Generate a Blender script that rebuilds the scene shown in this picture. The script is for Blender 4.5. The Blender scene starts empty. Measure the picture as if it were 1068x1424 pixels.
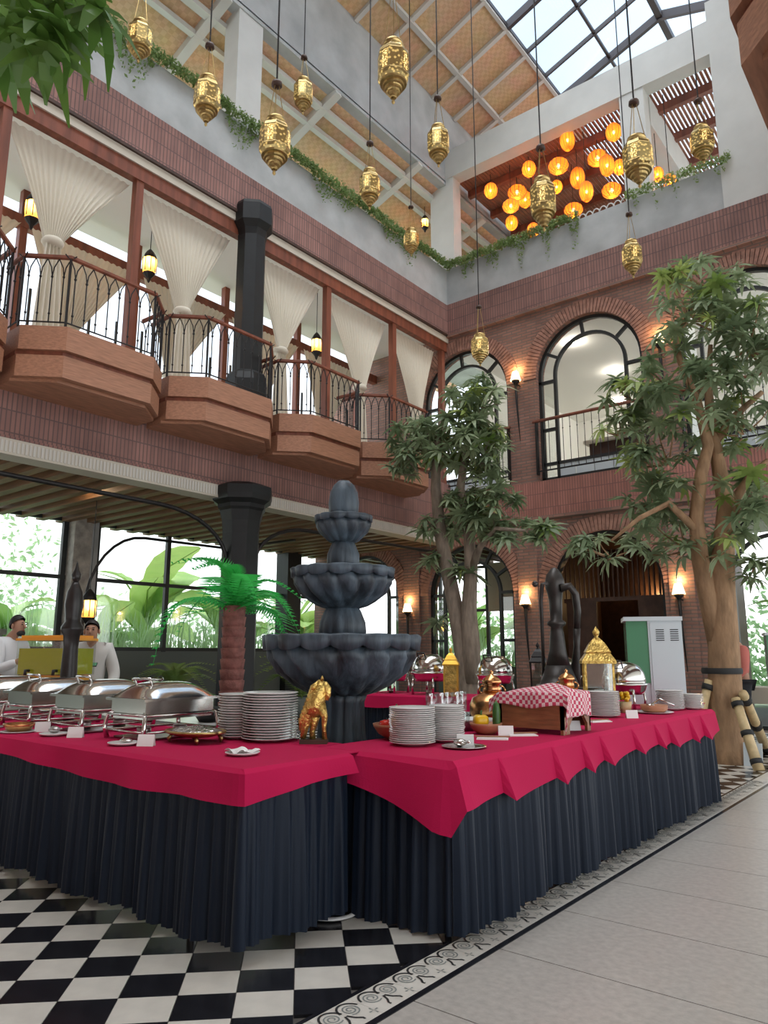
import bpy, bmesh, math, random
import numpy as np
from mathutils import Vector, Matrix, Euler
from mathutils.geometry import tessellate_polygon
random.seed(7)
PI = math.pi
sc = bpy.context.scene
COL = sc.collection

# ------------------------------------------------------------------ camera
F, PIT, YAW, H = 1024.0, math.radians(10.94), math.radians(38.69), 1.25
fw = np.array([-math.sin(YAW)*math.cos(PIT), math.cos(YAW)*math.cos(PIT), math.sin(PIT)])
rt = np.array([math.cos(YAW), math.sin(YAW), 0.0]); up = np.cross(rt, fw); CAM = np.array([0, 0, H])
cd = bpy.data.cameras.new('camera'); cam = bpy.data.objects.new('camera', cd); COL.objects.link(cam)
cam.matrix_world = Matrix(((rt[0], up[0], -fw[0], 0), (rt[1], up[1], -fw[1], 0), (rt[2], up[2], -fw[2], H), (0, 0, 0, 1)))
cd.sensor_fit = 'HORIZONTAL'; cd.sensor_width = 36; cd.lens = 36*F/1068; cd.clip_start = .05; cd.clip_end = 200
sc.camera = cam
def ray(x, y): return fw+rt*(x-534)/F-up*(y-712)/F
def on_x(x, y, X): d = ray(x, y); return Vector(CAM+d*(X/d[0]))
def on_y(x, y, Y): d = ray(x, y); return Vector(CAM+d*(Y/d[1]))
def on_z(x, y, Z): d = ray(x, y); return Vector(CAM+d*((Z-H)/d[2]))
def at_d(x, y, D): return Vector(CAM+ray(x, y)*D)
def proj(p):
    q = np.array(p, float)-CAM; w = q@fw
    return (534+F*(q@rt)/w, 712-F*(q@up)/w, w)

# ------------------------------------------------------------------ world and light
w = bpy.data.worlds.new('overcast_sky'); sc.world = w; w.use_nodes = True
nt = w.node_tree; bg = nt.nodes['Background']
tc = nt.nodes.new('ShaderNodeTexCoord'); nz = nt.nodes.new('ShaderNodeTexNoise'); nz.inputs['Scale'].default_value = 2.2; nz.inputs['Detail'].default_value = 4
cr = nt.nodes.new('ShaderNodeValToRGB'); cr.color_ramp.elements[0].position = .35; cr.color_ramp.elements[1].position = .7
cr.color_ramp.elements[0].color = (.41, .58, .80, 1); cr.color_ramp.elements[1].color = (.64, .79, .95, 1)
nt.links.new(tc.outputs['Generated'], nz.inputs['Vector']); nt.links.new(nz.outputs['Fac'], cr.inputs['Fac']); sx = nt.nodes.new('ShaderNodeSeparateXYZ'); nt.links.new(tc.outputs['Generated'], sx.inputs[0])
hr = nt.nodes.new('ShaderNodeMapRange'); hr.inputs['From Min'].default_value = .05; hr.inputs['From Max'].default_value = .6; hr.inputs['To Min'].default_value = 1; hr.inputs['To Max'].default_value = 0
nt.links.new(sx.outputs['Z'], hr.inputs['Value'])
hm_ = nt.nodes.new('ShaderNodeMix'); hm_.data_type = 'RGBA'; hm_.inputs[7].default_value = (1.35, 1.38, 1.40, 1)   # bright haze low over the horizon
nt.links.new(hr.outputs['Result'], hm_.inputs['Factor']); nt.links.new(cr.outputs['Color'], hm_.inputs[6]); nt.links.new(hm_.outputs[2], bg.inputs['Color'])
bg.inputs['Strength'].default_value = 1.0
sl = bpy.data.lights.new('sun_offscreen', 'SUN'); sl.energy = 3.2; sl.angle = math.radians(70); sl.color = (1, .97, .92)
so = bpy.data.objects.new('sun_offscreen', sl); COL.objects.link(so); so.rotation_euler = (math.radians(8), math.radians(10), 0)
vs = sc.view_settings; vs.view_transform = 'Standard'; vs.look = 'None'; vs.exposure = 0.9; vs.gamma = 1; vs.use_curve_mapping = False
sc.cycles.max_bounces = 8; sc.cycles.diffuse_bounces = 5; sc.cycles.transparent_max_bounces = 16
sc.cycles.sample_clamp_indirect = 4; sc.cycles.use_denoising = True
sc.cycles.caustics_reflective = False; sc.cycles.caustics_refractive = False

# ------------------------------------------------------------------ materials
MATS = {}
def mat(name, col, rough=.6, metal=0, var=.0, scale=8, bump=0, bscale=40, emit=None, es=0, sheen=0, col2=None, spec=None, trans=0, stretch=None):
    if name in MATS: return MATS[name]
    m = bpy.data.materials.new(name); m.use_nodes = True; n = m.node_tree; b = n.nodes['Principled BSDF']
    b.inputs['Base Color'].default_value = (*col, 1); b.inputs['Roughness'].default_value = rough; b.inputs['Metallic'].default_value = metal
    if spec is not None: b.inputs['Specular IOR Level'].default_value = spec
    if trans: b.inputs['Transmission Weight'].default_value = trans
    if sheen: b.inputs['Sheen Weight'].default_value = sheen
    tcn = n.nodes.new('ShaderNodeTexCoord'); vec = tcn.outputs['Object']
    if stretch:
        mp = n.nodes.new('ShaderNodeMapping'); mp.inputs['Scale'].default_value = stretch; n.links.new(vec, mp.inputs['Vector']); vec = mp.outputs['Vector']
    if var or col2:
        t = n.nodes.new('ShaderNodeTexNoise'); t.inputs['Scale'].default_value = scale; t.inputs['Detail'].default_value = 5
        n.links.new(vec, t.inputs['Vector'])
        r = n.nodes.new('ShaderNodeValToRGB'); r.color_ramp.elements[0].position = .32; r.color_ramp.elements[1].position = .68
        c2 = col2 or tuple(min(1, c*(1+var)) for c in col); c1 = col if col2 else tuple(c*(1-var) for c in col)
        r.color_ramp.elements[0].color = (*c1, 1); r.color_ramp.elements[1].color = (*c2, 1)
        n.links.new(t.outputs['Fac'], r.inputs['Fac']); n.links.new(r.outputs['Color'], b.inputs['Base Color'])
    if bump:
        t2 = n.nodes.new('ShaderNodeTexNoise'); t2.inputs['Scale'].default_value = bscale; n.links.new(vec, t2.inputs['Vector'])
        bp = n.nodes.new('ShaderNodeBump'); bp.inputs['Strength'].default_value = bump; bp.inputs['Distance'].default_value = .02
        n.links.new(t2.outputs['Fac'], bp.inputs['Height']); n.links.new(bp.outputs['Normal'], b.inputs['Normal'])
    if emit:
        b.inputs['Emission Color'].default_value = (*emit, 1); b.inputs['Emission Strength'].default_value = es
    MATS[name] = m; return m
def brick_mat(name, ax, c1, c2, mortar, bw, rh, ms=.008, offset=.5):
    m = bpy.data.materials.new(name); m.use_nodes = True; n = m.node_tree; b = n.nodes['Principled BSDF']
    tcn = n.nodes.new('ShaderNodeTexCoord'); s = n.nodes.new('ShaderNodeSeparateXYZ'); c = n.nodes.new('ShaderNodeCombineXYZ')
    n.links.new(tcn.outputs['Object'], s.inputs[0])
    n.links.new(s.outputs[ax[0]], c.inputs[0]); n.links.new(s.outputs[ax[1]], c.inputs[1])
    t = n.nodes.new('ShaderNodeTexBrick'); n.links.new(c.outputs[0], t.inputs['Vector'])
    t.inputs['Color1'].default_value = (*c1, 1); t.inputs['Color2'].default_value = (*c2, 1); t.inputs['Mortar'].default_value = (*mortar, 1)
    t.inputs['Scale'].default_value = 1; t.inputs['Mortar Size'].default_value = ms; t.inputs['Mortar Smooth'].default_value = .2
    t.inputs['Brick Width'].default_value = bw; t.inputs['Row Height'].default_value = rh; t.offset = offset
    nz = n.nodes.new('ShaderNodeTexNoise'); nz.inputs['Scale'].default_value = 1.3; nz.inputs['Detail'].default_value = 6; n.links.new(tcn.outputs['Object'], nz.inputs['Vector'])
    mx = n.nodes.new('ShaderNodeMix'); mx.data_type = 'RGBA'; mx.blend_type = 'MULTIPLY'; mx.inputs['Factor'].default_value = .55
    r = n.nodes.new('ShaderNodeValToRGB'); r.color_ramp.elements[0].color = (.55, .5, .5, 1); r.color_ramp.elements[1].color = (1.3, 1.25, 1.25, 1)
    r.color_ramp.elements[0].position = .3; r.color_ramp.elements[1].position = .72
    n.links.new(nz.outputs['Fac'], r.inputs['Fac']); n.links.new(t.outputs['Color'], mx.inputs[6]); n.links.new(r.outputs['Color'], mx.inputs[7])
    n.links.new(mx.outputs[2], b.inputs['Base Color']); b.inputs['Roughness'].default_value = .8
    bp = n.nodes.new('ShaderNodeBump'); bp.inputs['Strength'].default_value = .6; bp.inputs['Distance'].default_value = .02; bp.invert = True
    n.links.new(t.outputs['Fac'], bp.inputs['Height']); n.links.new(bp.outputs['Normal'], b.inputs['Normal'])
    MATS[name] = m; return m
def glass_mat(name, tint, gloss=.08):
    m = bpy.data.materials.new(name); m.use_nodes = True; n = m.node_tree; n.nodes.clear()
    o = n.nodes.new('ShaderNodeOutputMaterial'); mx = n.nodes.new('ShaderNodeMixShader'); t = n.nodes.new('ShaderNodeBsdfTransparent'); g = n.nodes.new('ShaderNodeBsdfGlossy')
    t.inputs[0].default_value = (*tint, 1); g.inputs['Roughness'].default_value = .03; mx.inputs[0].default_value = gloss
    n.links.new(t.outputs[0], mx.inputs[1]); n.links.new(g.outputs[0], mx.inputs[2]); n.links.new(mx.outputs[0], o.inputs[0]); MATS[name] = m; return m
def leaf_mat(name, c1, c2):
    m = bpy.data.materials.new(name); m.use_nodes = True; n = m.node_tree; b = n.nodes['Principled BSDF']
    oi = n.nodes.new('ShaderNodeObjectInfo'); tcn = n.nodes.new('ShaderNodeTexCoord'); nz = n.nodes.new('ShaderNodeTexNoise'); nz.inputs['Scale'].default_value = 3
    n.links.new(tcn.outputs['Object'], nz.inputs['Vector'])
    ad = n.nodes.new('ShaderNodeMath'); ad.operation = 'MULTIPLY_ADD'; ad.inputs[1].default_value = .6; n.links.new(oi.outputs['Random'], ad.inputs[0])
    sb = n.nodes.new('ShaderNodeMath'); sb.operation = 'MULTIPLY'; sb.inputs[1].default_value = .5; n.links.new(nz.outputs['Fac'], sb.inputs[0]); n.links.new(sb.outputs[0], ad.inputs[2])
    r = n.nodes.new('ShaderNodeValToRGB'); r.color_ramp.elements[0].color = (*c1, 1); r.color_ramp.elements[1].color = (*c2, 1)
    n.links.new(ad.outputs[0], r.inputs['Fac']); n.links.new(r.outputs['Color'], b.inputs['Base Color']); b.inputs['Roughness'].default_value = .45
    b.inputs['Subsurface Weight'].default_value = 0
    tr = n.nodes.new('ShaderNodeBsdfTranslucent'); n.links.new(r.outputs['Color'], tr.inputs[0]); mx = n.nodes.new('ShaderNodeMixShader'); mx.inputs[0].default_value = .35
    o = n.nodes['Material Output']; n.links.new(b.outputs[0], mx.inputs[1]); n.links.new(tr.outputs[0], mx.inputs[2]); n.links.new(mx.outputs[0], o.inputs[0])
    MATS[name] = m; return m
def weave_mat(name, c1, c2, s, ax=(0, 1)):
    m = mat(name, c1, .75); n = m.node_tree; b = n.nodes['Principled BSDF']
    tcn = n.nodes.new('ShaderNodeTexCoord'); ck = n.nodes.new('ShaderNodeTexChecker'); ck.inputs['Scale'].default_value = s
    nz = n.nodes.new('ShaderNodeTexNoise'); nz.inputs['Scale'].default_value = 2.0; nz.inputs['Detail'].default_value = 4
    n.links.new(tcn.outputs['Object'], ck.inputs['Vector']); n.links.new(tcn.outputs['Object'], nz.inputs['Vector'])
    ck.inputs[1].default_value = (*c1, 1); ck.inputs[2].default_value = (*c2, 1)
    mx = n.nodes.new('ShaderNodeMix'); mx.data_type = 'RGBA'; mx.blend_type = 'MULTIPLY'; mx.inputs['Factor'].default_value = .4
    n.links.new(ck.outputs[0], mx.inputs[6]); n.links.new(nz.outputs['Color'], mx.inputs[7]); n.links.new(mx.outputs[2], b.inputs['Base Color']); return m
def check_mat(name, c1, c2, s):
    m = mat(name, c1, .85); n = m.node_tree; b = n.nodes['Principled BSDF']
    uv = n.nodes.new('ShaderNodeUVMap'); ck = n.nodes.new('ShaderNodeTexChecker'); ck.inputs['Scale'].default_value = s
    n.links.new(uv.outputs[0], ck.inputs['Vector']); ck.inputs[1].default_value = (*c1, 1); ck.inputs[2].default_value = (*c2, 1)
    n.links.new(ck.outputs[0], b.inputs['Base Color']); return m
def glow_mat(name, base, emit, es, scale, thr=.5, metal=1.0, rough=.35, kind='VORONOI'):
    """pierced metal or woven cane with light from inside showing through the holes"""
    m = mat(name, base, rough, metal); n = m.node_tree; b = n.nodes['Principled BSDF']
    tcn = n.nodes.new('ShaderNodeTexCoord')
    if kind == 'VORONOI':
        t = n.nodes.new('ShaderNodeTexVoronoi'); t.inputs['Scale'].default_value = scale; out = t.outputs['Distance']
    else:
        t = n.nodes.new('ShaderNodeTexWave'); t.inputs['Scale'].default_value = scale; t.bands_direction = 'Z'; out = t.outputs['Fac']
    n.links.new(tcn.outputs['Object'], t.inputs['Vector'])
    r = n.nodes.new('ShaderNodeValToRGB'); r.color_ramp.elements[0].position = thr-.1; r.color_ramp.elements[1].position = thr+.1
    r.color_ramp.elements[0].color = (1, 1, 1, 1); r.color_ramp.elements[1].color = (0, 0, 0, 1)
    n.links.new(out, r.inputs['Fac']); mu = n.nodes.new('ShaderNodeMath'); mu.operation = 'MULTIPLY'; mu.inputs[1].default_value = es
    n.links.new(r.outputs['Color'], mu.inputs[0]); n.links.new(mu.outputs[0], b.inputs['Emission Strength']); b.inputs['Emission Color'].default_value = (*emit, 1)
    return m

M = MATS
brick_mat('brick_back', (0, 2), (.37, .20, .15), (.27, .145, .11), (.20, .15, .125), .24, .065, .012)
brick_mat('brick_left', (1, 2), (.37, .20, .15), (.27, .145, .11), (.20, .15, .125), .24, .065, .012)
brick_mat('soldier_back', (2, 0), (.35, .185, .155), (.26, .14, .12), (.16, .105, .095), .28, .06, .009, 0)
brick_mat('soldier_left', (2, 1), (.35, .185, .155), (.26, .14, .12), (.16, .105, .095), .28, .06, .009, 0)
brick_mat('spandrel_back', (2, 0), (.46, .20, .155), (.36, .155, .12), (.24, .12, .10), .30, .055, .009, 0)
mat('concrete', (.43, .445, .44), .85, var=.16, scale=1.6, bump=.15, bscale=8)
mat('white_paint', (.62, .62, .585), .6, var=.05, scale=2)
mat('cream_trim', (.58, .53, .44), .6)
mat('pale_ceiling', (.80, .79, .74), .8)
mat('black_column', (.006, .0075, .008), .5, var=.3, scale=5)
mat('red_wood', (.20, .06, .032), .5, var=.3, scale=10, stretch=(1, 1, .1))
mat('balcony_wood', (.36, .17, .10), .5, var=.22, scale=5, stretch=(6, 1, 14))
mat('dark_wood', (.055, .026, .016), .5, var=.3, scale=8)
mat('beam_wood', (.22, .115, .055), .55, var=.3, scale=6, stretch=(.3, 4, 4))
mat('iron', (.02, .018, .018), .45, .4)
mat('curtain', (.70, .65, .54), .9, sheen=.2)
mat('crimson_cloth', (.46, .006, .065), .85, spec=.2, sheen=.0, bump=.08, bscale=220)
mat('navy_satin', (.003, .009, .022), .5, sheen=.06, spec=.25)
mat('tile_black', (.012, .012, .015), .22, var=.3, scale=12)
mat('tile_white', (.62, .59, .53), .28, var=.08, scale=9)
mat('tile_scroll_black', (.03, .03, .03), .4); mat('tile_scroll_grey', (.22, .24, .23), .4)
mat('terrazzo', (.42, .39, .355), .3, var=.12, scale=30, bump=.03, bscale=120)
mat('grout', (.10, .09, .08), .9)
mat('stone_black', (.010, .014, .019), .5, col2=(.085, .12, .155), scale=5, bump=.25, bscale=22, stretch=(2, 2, .3))
mat('brass', (.58, .40, .14), .3, 1, var=.15, scale=14)
mat('antique_brass', (.50, .36, .15), .38, 1, var=.2, scale=20)
mat('copper', (.66, .33, .14), .25, 1, var=.2, scale=9)
mat('gold_paint', (.62, .42, .12), .35, .85, var=.35, scale=22, bump=.4, bscale=60)
mat('yellow_gold', (.75, .43, .05), .4, .5, var=.15, scale=12)
mat('steel', (.68, .66, .63), .14, 1); mat('steel_dull', (.45, .44, .43), .3, 1)
mat('foil', (.72, .70, .68), .2, 1, bump=.9, bscale=35)
mat('porcelain', (.72, .71, .69), .18); mat('paper', (.8, .8, .78), .8); mat('napkin', (.82, .80, .78), .9)
mat('terracotta', (.40, .17, .09), .6, var=.15, scale=12); mat('wood_brown', (.26, .105, .045), .45, var=.3, scale=6, stretch=(1, 1, 8))
mat('tomato', (.62, .03, .015), .25); mat('yellow_veg', (.75, .44, .01), .3); mat('cucumber', (.035, .11, .02), .4, var=.4, scale=20)
mat('lime_juice', (.45, .47, .02), .2); mat('orange_lid', (.75, .33, .03), .4); mat('red_sauce', (.25, .03, .02), .3)
mat('machine_white', (.62, .69, .72), .4); mat('green_glass', (.10, .30, .17), .1); mat('black_plastic', (.015, .015, .016), .4)
mat('bark', (.24, .19, .145), .85, var=.3, scale=14, bump=.6, bscale=26, stretch=(1, 1, .3))
mat('bark_warm', (.33, .20, .11), .85, var=.25, scale=14, bump=.5, bscale=26, stretch=(1, 1, .3))
mat('bamboo', (.60, .45, .24), .5, var=.15, scale=10); mat('strap_black', (.02, .02, .02), .7)
mat('palm_trunk', (.27, .10, .085), .7, var=.3, scale=16, bump=.6, bscale=30)
mat('skin', (.42, .22, .14), .55); mat('hair', (.012, .010, .009), .6); mat('chef_white', (.72, .72, .73), .85); mat('chef_grey', (.62, .60, .57), .85)
mat('trousers', (.02, .02, .025), .8); mat('pink_cloth', (.55, .16, .13), .85); mat('shoe', (.015, .015, .015), .5)
mat('steel_frame', (.05, .045, .05), .5, .3); mat('slat_wood', (.30, .13, .075), .6, var=.2, scale=5)
mat('window_frame', (.018, .02, .02), .45); mat('sill_wall', (.13, .15, .13), .8); mat('stone_pier', (.42, .39, .34), .9, var=.3, scale=7, bump=.5, bscale=14)
mat('grass', (.13, .17, .09), .9, var=.4, scale=4); mat('blind', (.62, .56, .45), .9)
mat('lamp_shade', (.8, .7, .5), .8, emit=(1, .72, .38), es=2.2); mat('bulb', (1, .8, .5), .5, emit=(1, .70, .32), es=9)
mat('downlight', (1, 1, .9), .5, emit=(1, .85, .6), es=14)
glass_mat('pane_glass', (.96, .98, .97)); glass_mat('sky_glass', (.95, .97, 1.0), .05); glass_mat('clear_glass', (.92, .96, .95), .16)
leaf_mat('leaf_tree', (.11, .18, .085), (.38, .46, .27)); leaf_mat('leaf_light', (.12, .26, .05), (.45, .52, .16))
leaf_mat('leaf_vine', (.10, .20, .05), (.30, .40, .14)); leaf_mat('leaf_palm', (.01, .33, .06), (.08, .62, .13)); leaf_mat('leaf_near', (.05, .14, .025), (.16, .28, .05))
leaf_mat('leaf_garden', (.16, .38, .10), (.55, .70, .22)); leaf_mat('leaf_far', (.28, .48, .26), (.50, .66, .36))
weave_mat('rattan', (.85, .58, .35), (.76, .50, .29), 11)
check_mat('gingham', (.55, .05, .11), (.78, .62, .62), 26)
glow_mat('pierced_brass', (.46, .35, .15), (1, .68, .22), .35, 30, .36)
def lit_shell(name, col, hole, wave=0):
    m = bpy.data.materials.new(name); m.use_nodes = True; n = m.node_tree; n.nodes.clear(); o = n.nodes.new('ShaderNodeOutputMaterial')
    d = n.nodes.new('ShaderNodeBsdfDiffuse'); tr = n.nodes.new('ShaderNodeBsdfTranslucent'); tp = n.nodes.new('ShaderNodeBsdfTransparent'); a = n.nodes.new('ShaderNodeMixShader'); b = n.nodes.new('ShaderNodeMixShader')
    d.inputs[0].default_value = tr.inputs[0].default_value = (*col, 1); tp.inputs[0].default_value = (*[min(1, c*1.1) for c in col], 1) if not wave else (1, 1, 1, 1); a.inputs[0].default_value = .7; b.inputs[0].default_value = hole
    n.links.new(d.outputs[0], a.inputs[1]); n.links.new(tr.outputs[0], a.inputs[2]); n.links.new(a.outputs[0], b.inputs[1]); n.links.new(tp.outputs[0], b.inputs[2]); n.links.new(b.outputs[0], o.inputs[0])
    if wave:
        tcn = n.nodes.new('ShaderNodeTexCoord'); w_ = n.nodes.new('ShaderNodeTexWave'); w_.inputs['Scale'].default_value = wave; w_.bands_direction = 'Z'; mu = n.nodes.new('ShaderNodeMath'); mu.operation = 'MULTIPLY'; mu.inputs[1].default_value = hole*2
        n.links.new(tcn.outputs['Object'], w_.inputs['Vector']); n.links.new(w_.outputs['Fac'], mu.inputs[0]); n.links.new(mu.outputs[0], b.inputs[0])
    MATS[name] = m
lit_shell('woven_cane', (.80, .34, .06), .15, 2.2); lit_shell('amber_glass', (1, .66, .30), .35)

# ------------------------------------------------------------------ mesh helpers
class MB:
    def __init__(s): s.v = []; s.f = []
    def add(s, vs, fs):
        o = len(s.v); s.v += [tuple(p) for p in vs]; s.f += [tuple(i+o for i in q) for q in fs]; return s
    def box(s, x0, x1, y0, y1, z0, z1):
        return s.add([(x, y, z) for z in (z0, z1) for y in (y0, y1) for x in (x0, x1)], [(0, 2, 3, 1), (4, 5, 7, 6), (0, 1, 5, 4), (2, 6, 7, 3), (0, 4, 6, 2), (1, 3, 7, 5)])
    def bar(s, a, b, w, h, upv=(0, 0, 1)):
        a, b = Vector(a), Vector(b); d = (b-a).normalized(); u = Vector(upv)
        if abs(d.dot(u)) > .98: u = Vector((1, 0, 0))
        r = d.cross(u).normalized()*(w/2); u = r.cross(d).normalized()*(h/2)
        return s.add([p+i*r+j*u for p in (a, b) for i, j in ((-1, -1), (1, -1), (1, 1), (-1, 1))], [(0, 1, 2, 3), (7, 6, 5, 4), (0, 4, 5, 1), (1, 5, 6, 2), (2, 6, 7, 3), (3, 7, 4, 0)])
    def tube(s, pts, rs, n=8, cap=True):
        pts = [Vector(p) for p in pts]; k = len(pts)
        if not hasattr(rs, '__len__'): rs = [rs]*k
        V = []; prev = None
        for i, p in enumerate(pts):
            t = (pts[min(i+1, k-1)]-pts[max(i-1, 0)]).normalized()
            if prev is None: u = Vector((0, 0, 1)) if abs(t.z) < .9 else Vector((1, 0, 0)); u = (u-t*u.dot(t)).normalized()
            else: u = (prev-t*prev.dot(t)).normalized()
            prev = u; q = t.cross(u)
            V += [p+(u*math.cos(a)+q*math.sin(a))*rs[i] for a in (2*PI*j/n for j in range(n))]
        Fs = [(i*n+j, i*n+(j+1) % n, (i+1)*n+(j+1) % n, (i+1)*n+j) for i in range(k-1) for j in range(n)]
        if cap: Fs += [tuple(range(n))[::-1], tuple((k-1)*n+j for j in range(n))]
        return s.add(V, Fs)
    def lathe(s, prof, c=(0, 0, 0), n=24, fn=None, rot=0, cap=True):
        V = []
        for i, (r, z) in enumerate(prof):
            for j in range(n):
                a = 2*PI*j/n+rot; rr, zz = (r, z) if fn is None else fn(i, r, z, a)
                V.append((c[0]+rr*math.cos(a), c[1]+rr*math.sin(a), c[2]+zz))
        k = len(prof); Fs = [(i*n+j, i*n+(j+1) % n, (i+1)*n+(j+1) % n, (i+1)*n+j) for i in range(k-1) for j in range(n)]
        if cap: Fs += [tuple(range(n))[::-1], tuple((k-1)*n+j for j in range(n))]
        return s.add(V, Fs)
    def ball(s, c, r, nu=12, nv=8):
        if not hasattr(r, '__len__'): r = (r, r, r)
        V = [(c[0], c[1], c[2]-r[2])]
        for i in range(1, nv):
            b = -PI/2+PI*i/nv
            V += [(c[0]+r[0]*math.cos(b)*math.cos(2*PI*j/nu), c[1]+r[1]*math.cos(b)*math.sin(2*PI*j/nu), c[2]+r[2]*math.sin(b)) for j in range(nu)]
        V.append((c[0], c[1], c[2]+r[2])); L = len(V)-1
        Fs = [(0, 1+(j+1) % nu, 1+j) for j in range(nu)]+[(L, L-nu+j, L-nu+(j+1) % nu) for j in range(nu)]
        Fs += [(1+i*nu+j, 1+i*nu+(j+1) % nu, 1+(i+1)*nu+(j+1) % nu, 1+(i+1)*nu+j) for i in range(nv-2) for j in range(nu)]
        return s.add(V, Fs)
    def grid(s, fn, nu, nv):
        V = [fn(i/nu, j/nv) for j in range(nv+1) for i in range(nu+1)]
        return s.add(V, [(j*(nu+1)+i, j*(nu+1)+i+1, (j+1)*(nu+1)+i+1, (j+1)*(nu+1)+i) for j in range(nv) for i in range(nu)])
    def prism(s, poly, z0, z1):
        n = len(poly)
        return s.add([(x, y, z0) for x, y in poly]+[(x, y, z1) for x, y in poly], [tuple(range(n))[::-1], tuple(range(n, 2*n))]+[(i, (i+1) % n, n+(i+1) % n, n+i) for i in range(n)])
    def mesh(s, name, m, smooth=False, org=None):
        me = bpy.data.meshes.new(name); V = s.v if org is None else [(p[0]-org[0], p[1]-org[1], p[2]-org[2]) for p in s.v]
        me.from_pydata(V, [], s.f); me.materials.append(M[m] if isinstance(m, str) else m)
        if smooth: me.polygons.foreach_set('use_smooth', [True]*len(me.polygons))
        return me
def mob(name, me, parent=None, loc=None, rz=0):
    o = bpy.data.objects.new(name, me); COL.objects.link(o); o.parent = parent
    if loc is not None: o.location = loc
    if rz: o.rotation_euler.z = rz
    return o
def tag(o, label=None, cat=None, group=None, kind=None):
    if label: o['label'] = label
    if cat: o['category'] = cat
    if group: o['group'] = group
    if kind: o['kind'] = kind
    return o
def thing(name, label, cat, loc=(0, 0, 0), rz=0, group=None):
    o = bpy.data.objects.new(name, None); COL.objects.link(o); o.location = loc; o.rotation_euler.z = rz; o.empty_display_size = .1
    return tag(o, label, cat, group)
def part(p, name, mb, m, smooth=False, world=False):
    org = None
    if world:
        org = p.location if p.parent is None else p.location+p.parent.location
    return mob(name, mb.mesh(name, m, smooth, org), p)
def solo(name, mb, m, label, cat, org=(0, 0, 0), smooth=False, group=None, kind=None):
    return tag(mob(name, mb.mesh(name, m, smooth, org), None, org), label, cat, group, kind)
def struct(name, mb, m, label, cat='structure', smooth=False): return tag(mob(name, mb.mesh(name, m, smooth)), label, cat, None, 'structure')
def copy_tree(o, parent=None):
    c = o.copy(); COL.objects.link(c); c.parent = parent
    for ch in o.children: copy_tree(ch, c)
    return c
def lamp(loc, e, col, r=.06):
    l = bpy.data.lights.new('lamp_light', 'POINT'); l.energy = e; l.color = col; l.shadow_soft_size = r; o = bpy.data.objects.new('lamp_light', l); COL.objects.link(o); o.location = loc; return o
def smooth_by_angle(o): o.data.polygons.foreach_set('use_smooth', [True]*len(o.data.polygons))
def oct_poly(cx, cy, r): return [(cx+r*math.cos(PI/8+i*PI/4), cy+r*math.sin(PI/8+i*PI/4)) for i in range(8)]

# room dimensions
XL, YB, YF, XR = -9.0, 13.65, 1.0, .2          # inner wall planes; the hall runs along Y
Z1, Z1T, ZG0, ZG1 = 3.64, 3.84, 9.38, 10.32      # gallery beam, its top, grey parapet
POST_Y = [1.4, 3.5, 5.45, 7.55, 9.6, 11.65, 13.5]
WIN_X = [-8.6, -5.64, -2.68]; WR = 1.13         # arches in the back wall

# ------------------------------------------------------------------ floor
fl = struct('floor', MB().box(-13.4, -1.79, -1, 20, -.14, -.012).box(-1.79, 3.5, -3, 20, -.14, -.012), 'grout', 'patterned cement tile and polished terrazzo floor of the hall', 'floor')
TA, TB, B0 = .2155, .2, 3.107; R2 = math.sqrt(.5)
tiles = []
for i in range(-70, 70):
    for j in range(-75, 110):
        a, b = (i+.5)*TA, B0+(j+.5)*TB; x, y = (a-b)*R2, (a+b)*R2
        if -8.9 < x < -1.93 and 1.2 < y < 13.5:
            u, v, d = proj((x, y, 0)); tiles.append((0 if (-40 < u < 1100 and v < 1450 and d > 0) else 1, d if d > 0 else 99, x, y, (i+j) % 2))
tiles.sort()
tm = {}
for k, m in ((0, 'tile_white'), (1, 'tile_black')):
    q = [((sa*TA/2*.985-sb*TB/2*.985)*R2, (sa*TA/2*.985+sb*TB/2*.985)*R2) for sa, sb in ((-1, -1), (1, -1), (1, 1), (-1, 1))]
    tm[k] = MB().prism(q, -.012, 0).mesh('floor_tile', m)
rest = {0: MB(), 1: MB()}
for n, (o, d, x, y, k) in enumerate(tiles):
    if n < 300: mob('floor_tile', tm[k], fl, (x, y, 0))
    else: rest[k].add([(x+v.co.x, y+v.co.y, 0) for v in tm[k].vertices[4:]], [(0, 1, 2, 3)])
for k in (0, 1): tag(part(fl, 'floor_tiles', rest[k], 'tile_white' if k == 0 else 'tile_black'), kind='stuff')
def ribbon(mb, pts, wd, z):
    pts = [Vector((p[0], p[1], 0)) for p in pts]; V = []
    for i, p in enumerate(pts):
        t = (pts[min(i+1, len(pts)-1)]-pts[max(0, i-1)]).normalized(); nn = Vector((-t.y, t.x, 0))*wd/2
        V += [(p.x+nn.x, p.y+nn.y, z), (p.x-nn.x, p.y-nn.y, z)]
    mb.add(V, [(2*i, 2*i+1, 2*i+3, 2*i+2) for i in range(len(pts)-1)])
PER = .212
bt = MB().box(-.083, .083, -PER/2*.993, PER/2*.993, -.012, .003).mesh('border_tile', 'tile_white')
sg, sb = MB(), MB()
for cy, sgn in ((-.046, 1), (.046, -1)):
    ribbon(sg, [(-.022+(.007+.031*t)*math.cos(t*4.2*PI), cy+sgn*(.007+.031*t)*math.sin(t*4.2*PI)) for t in np.linspace(0, 1, 34)], .006, .0042)
    ribbon(sb, [(-.014+.058*math.cos(a), cy+sgn*.050*math.sin(a)) for a in np.linspace(PI*.55, PI*1.42, 18)], .009, .0046)
    ribbon(sb, [(.0+.0, sgn*-.004+.0), (.03, sgn*-.016), (.05, sgn*-.034), (.062, sgn*-.032)], .009, .0046)
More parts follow.
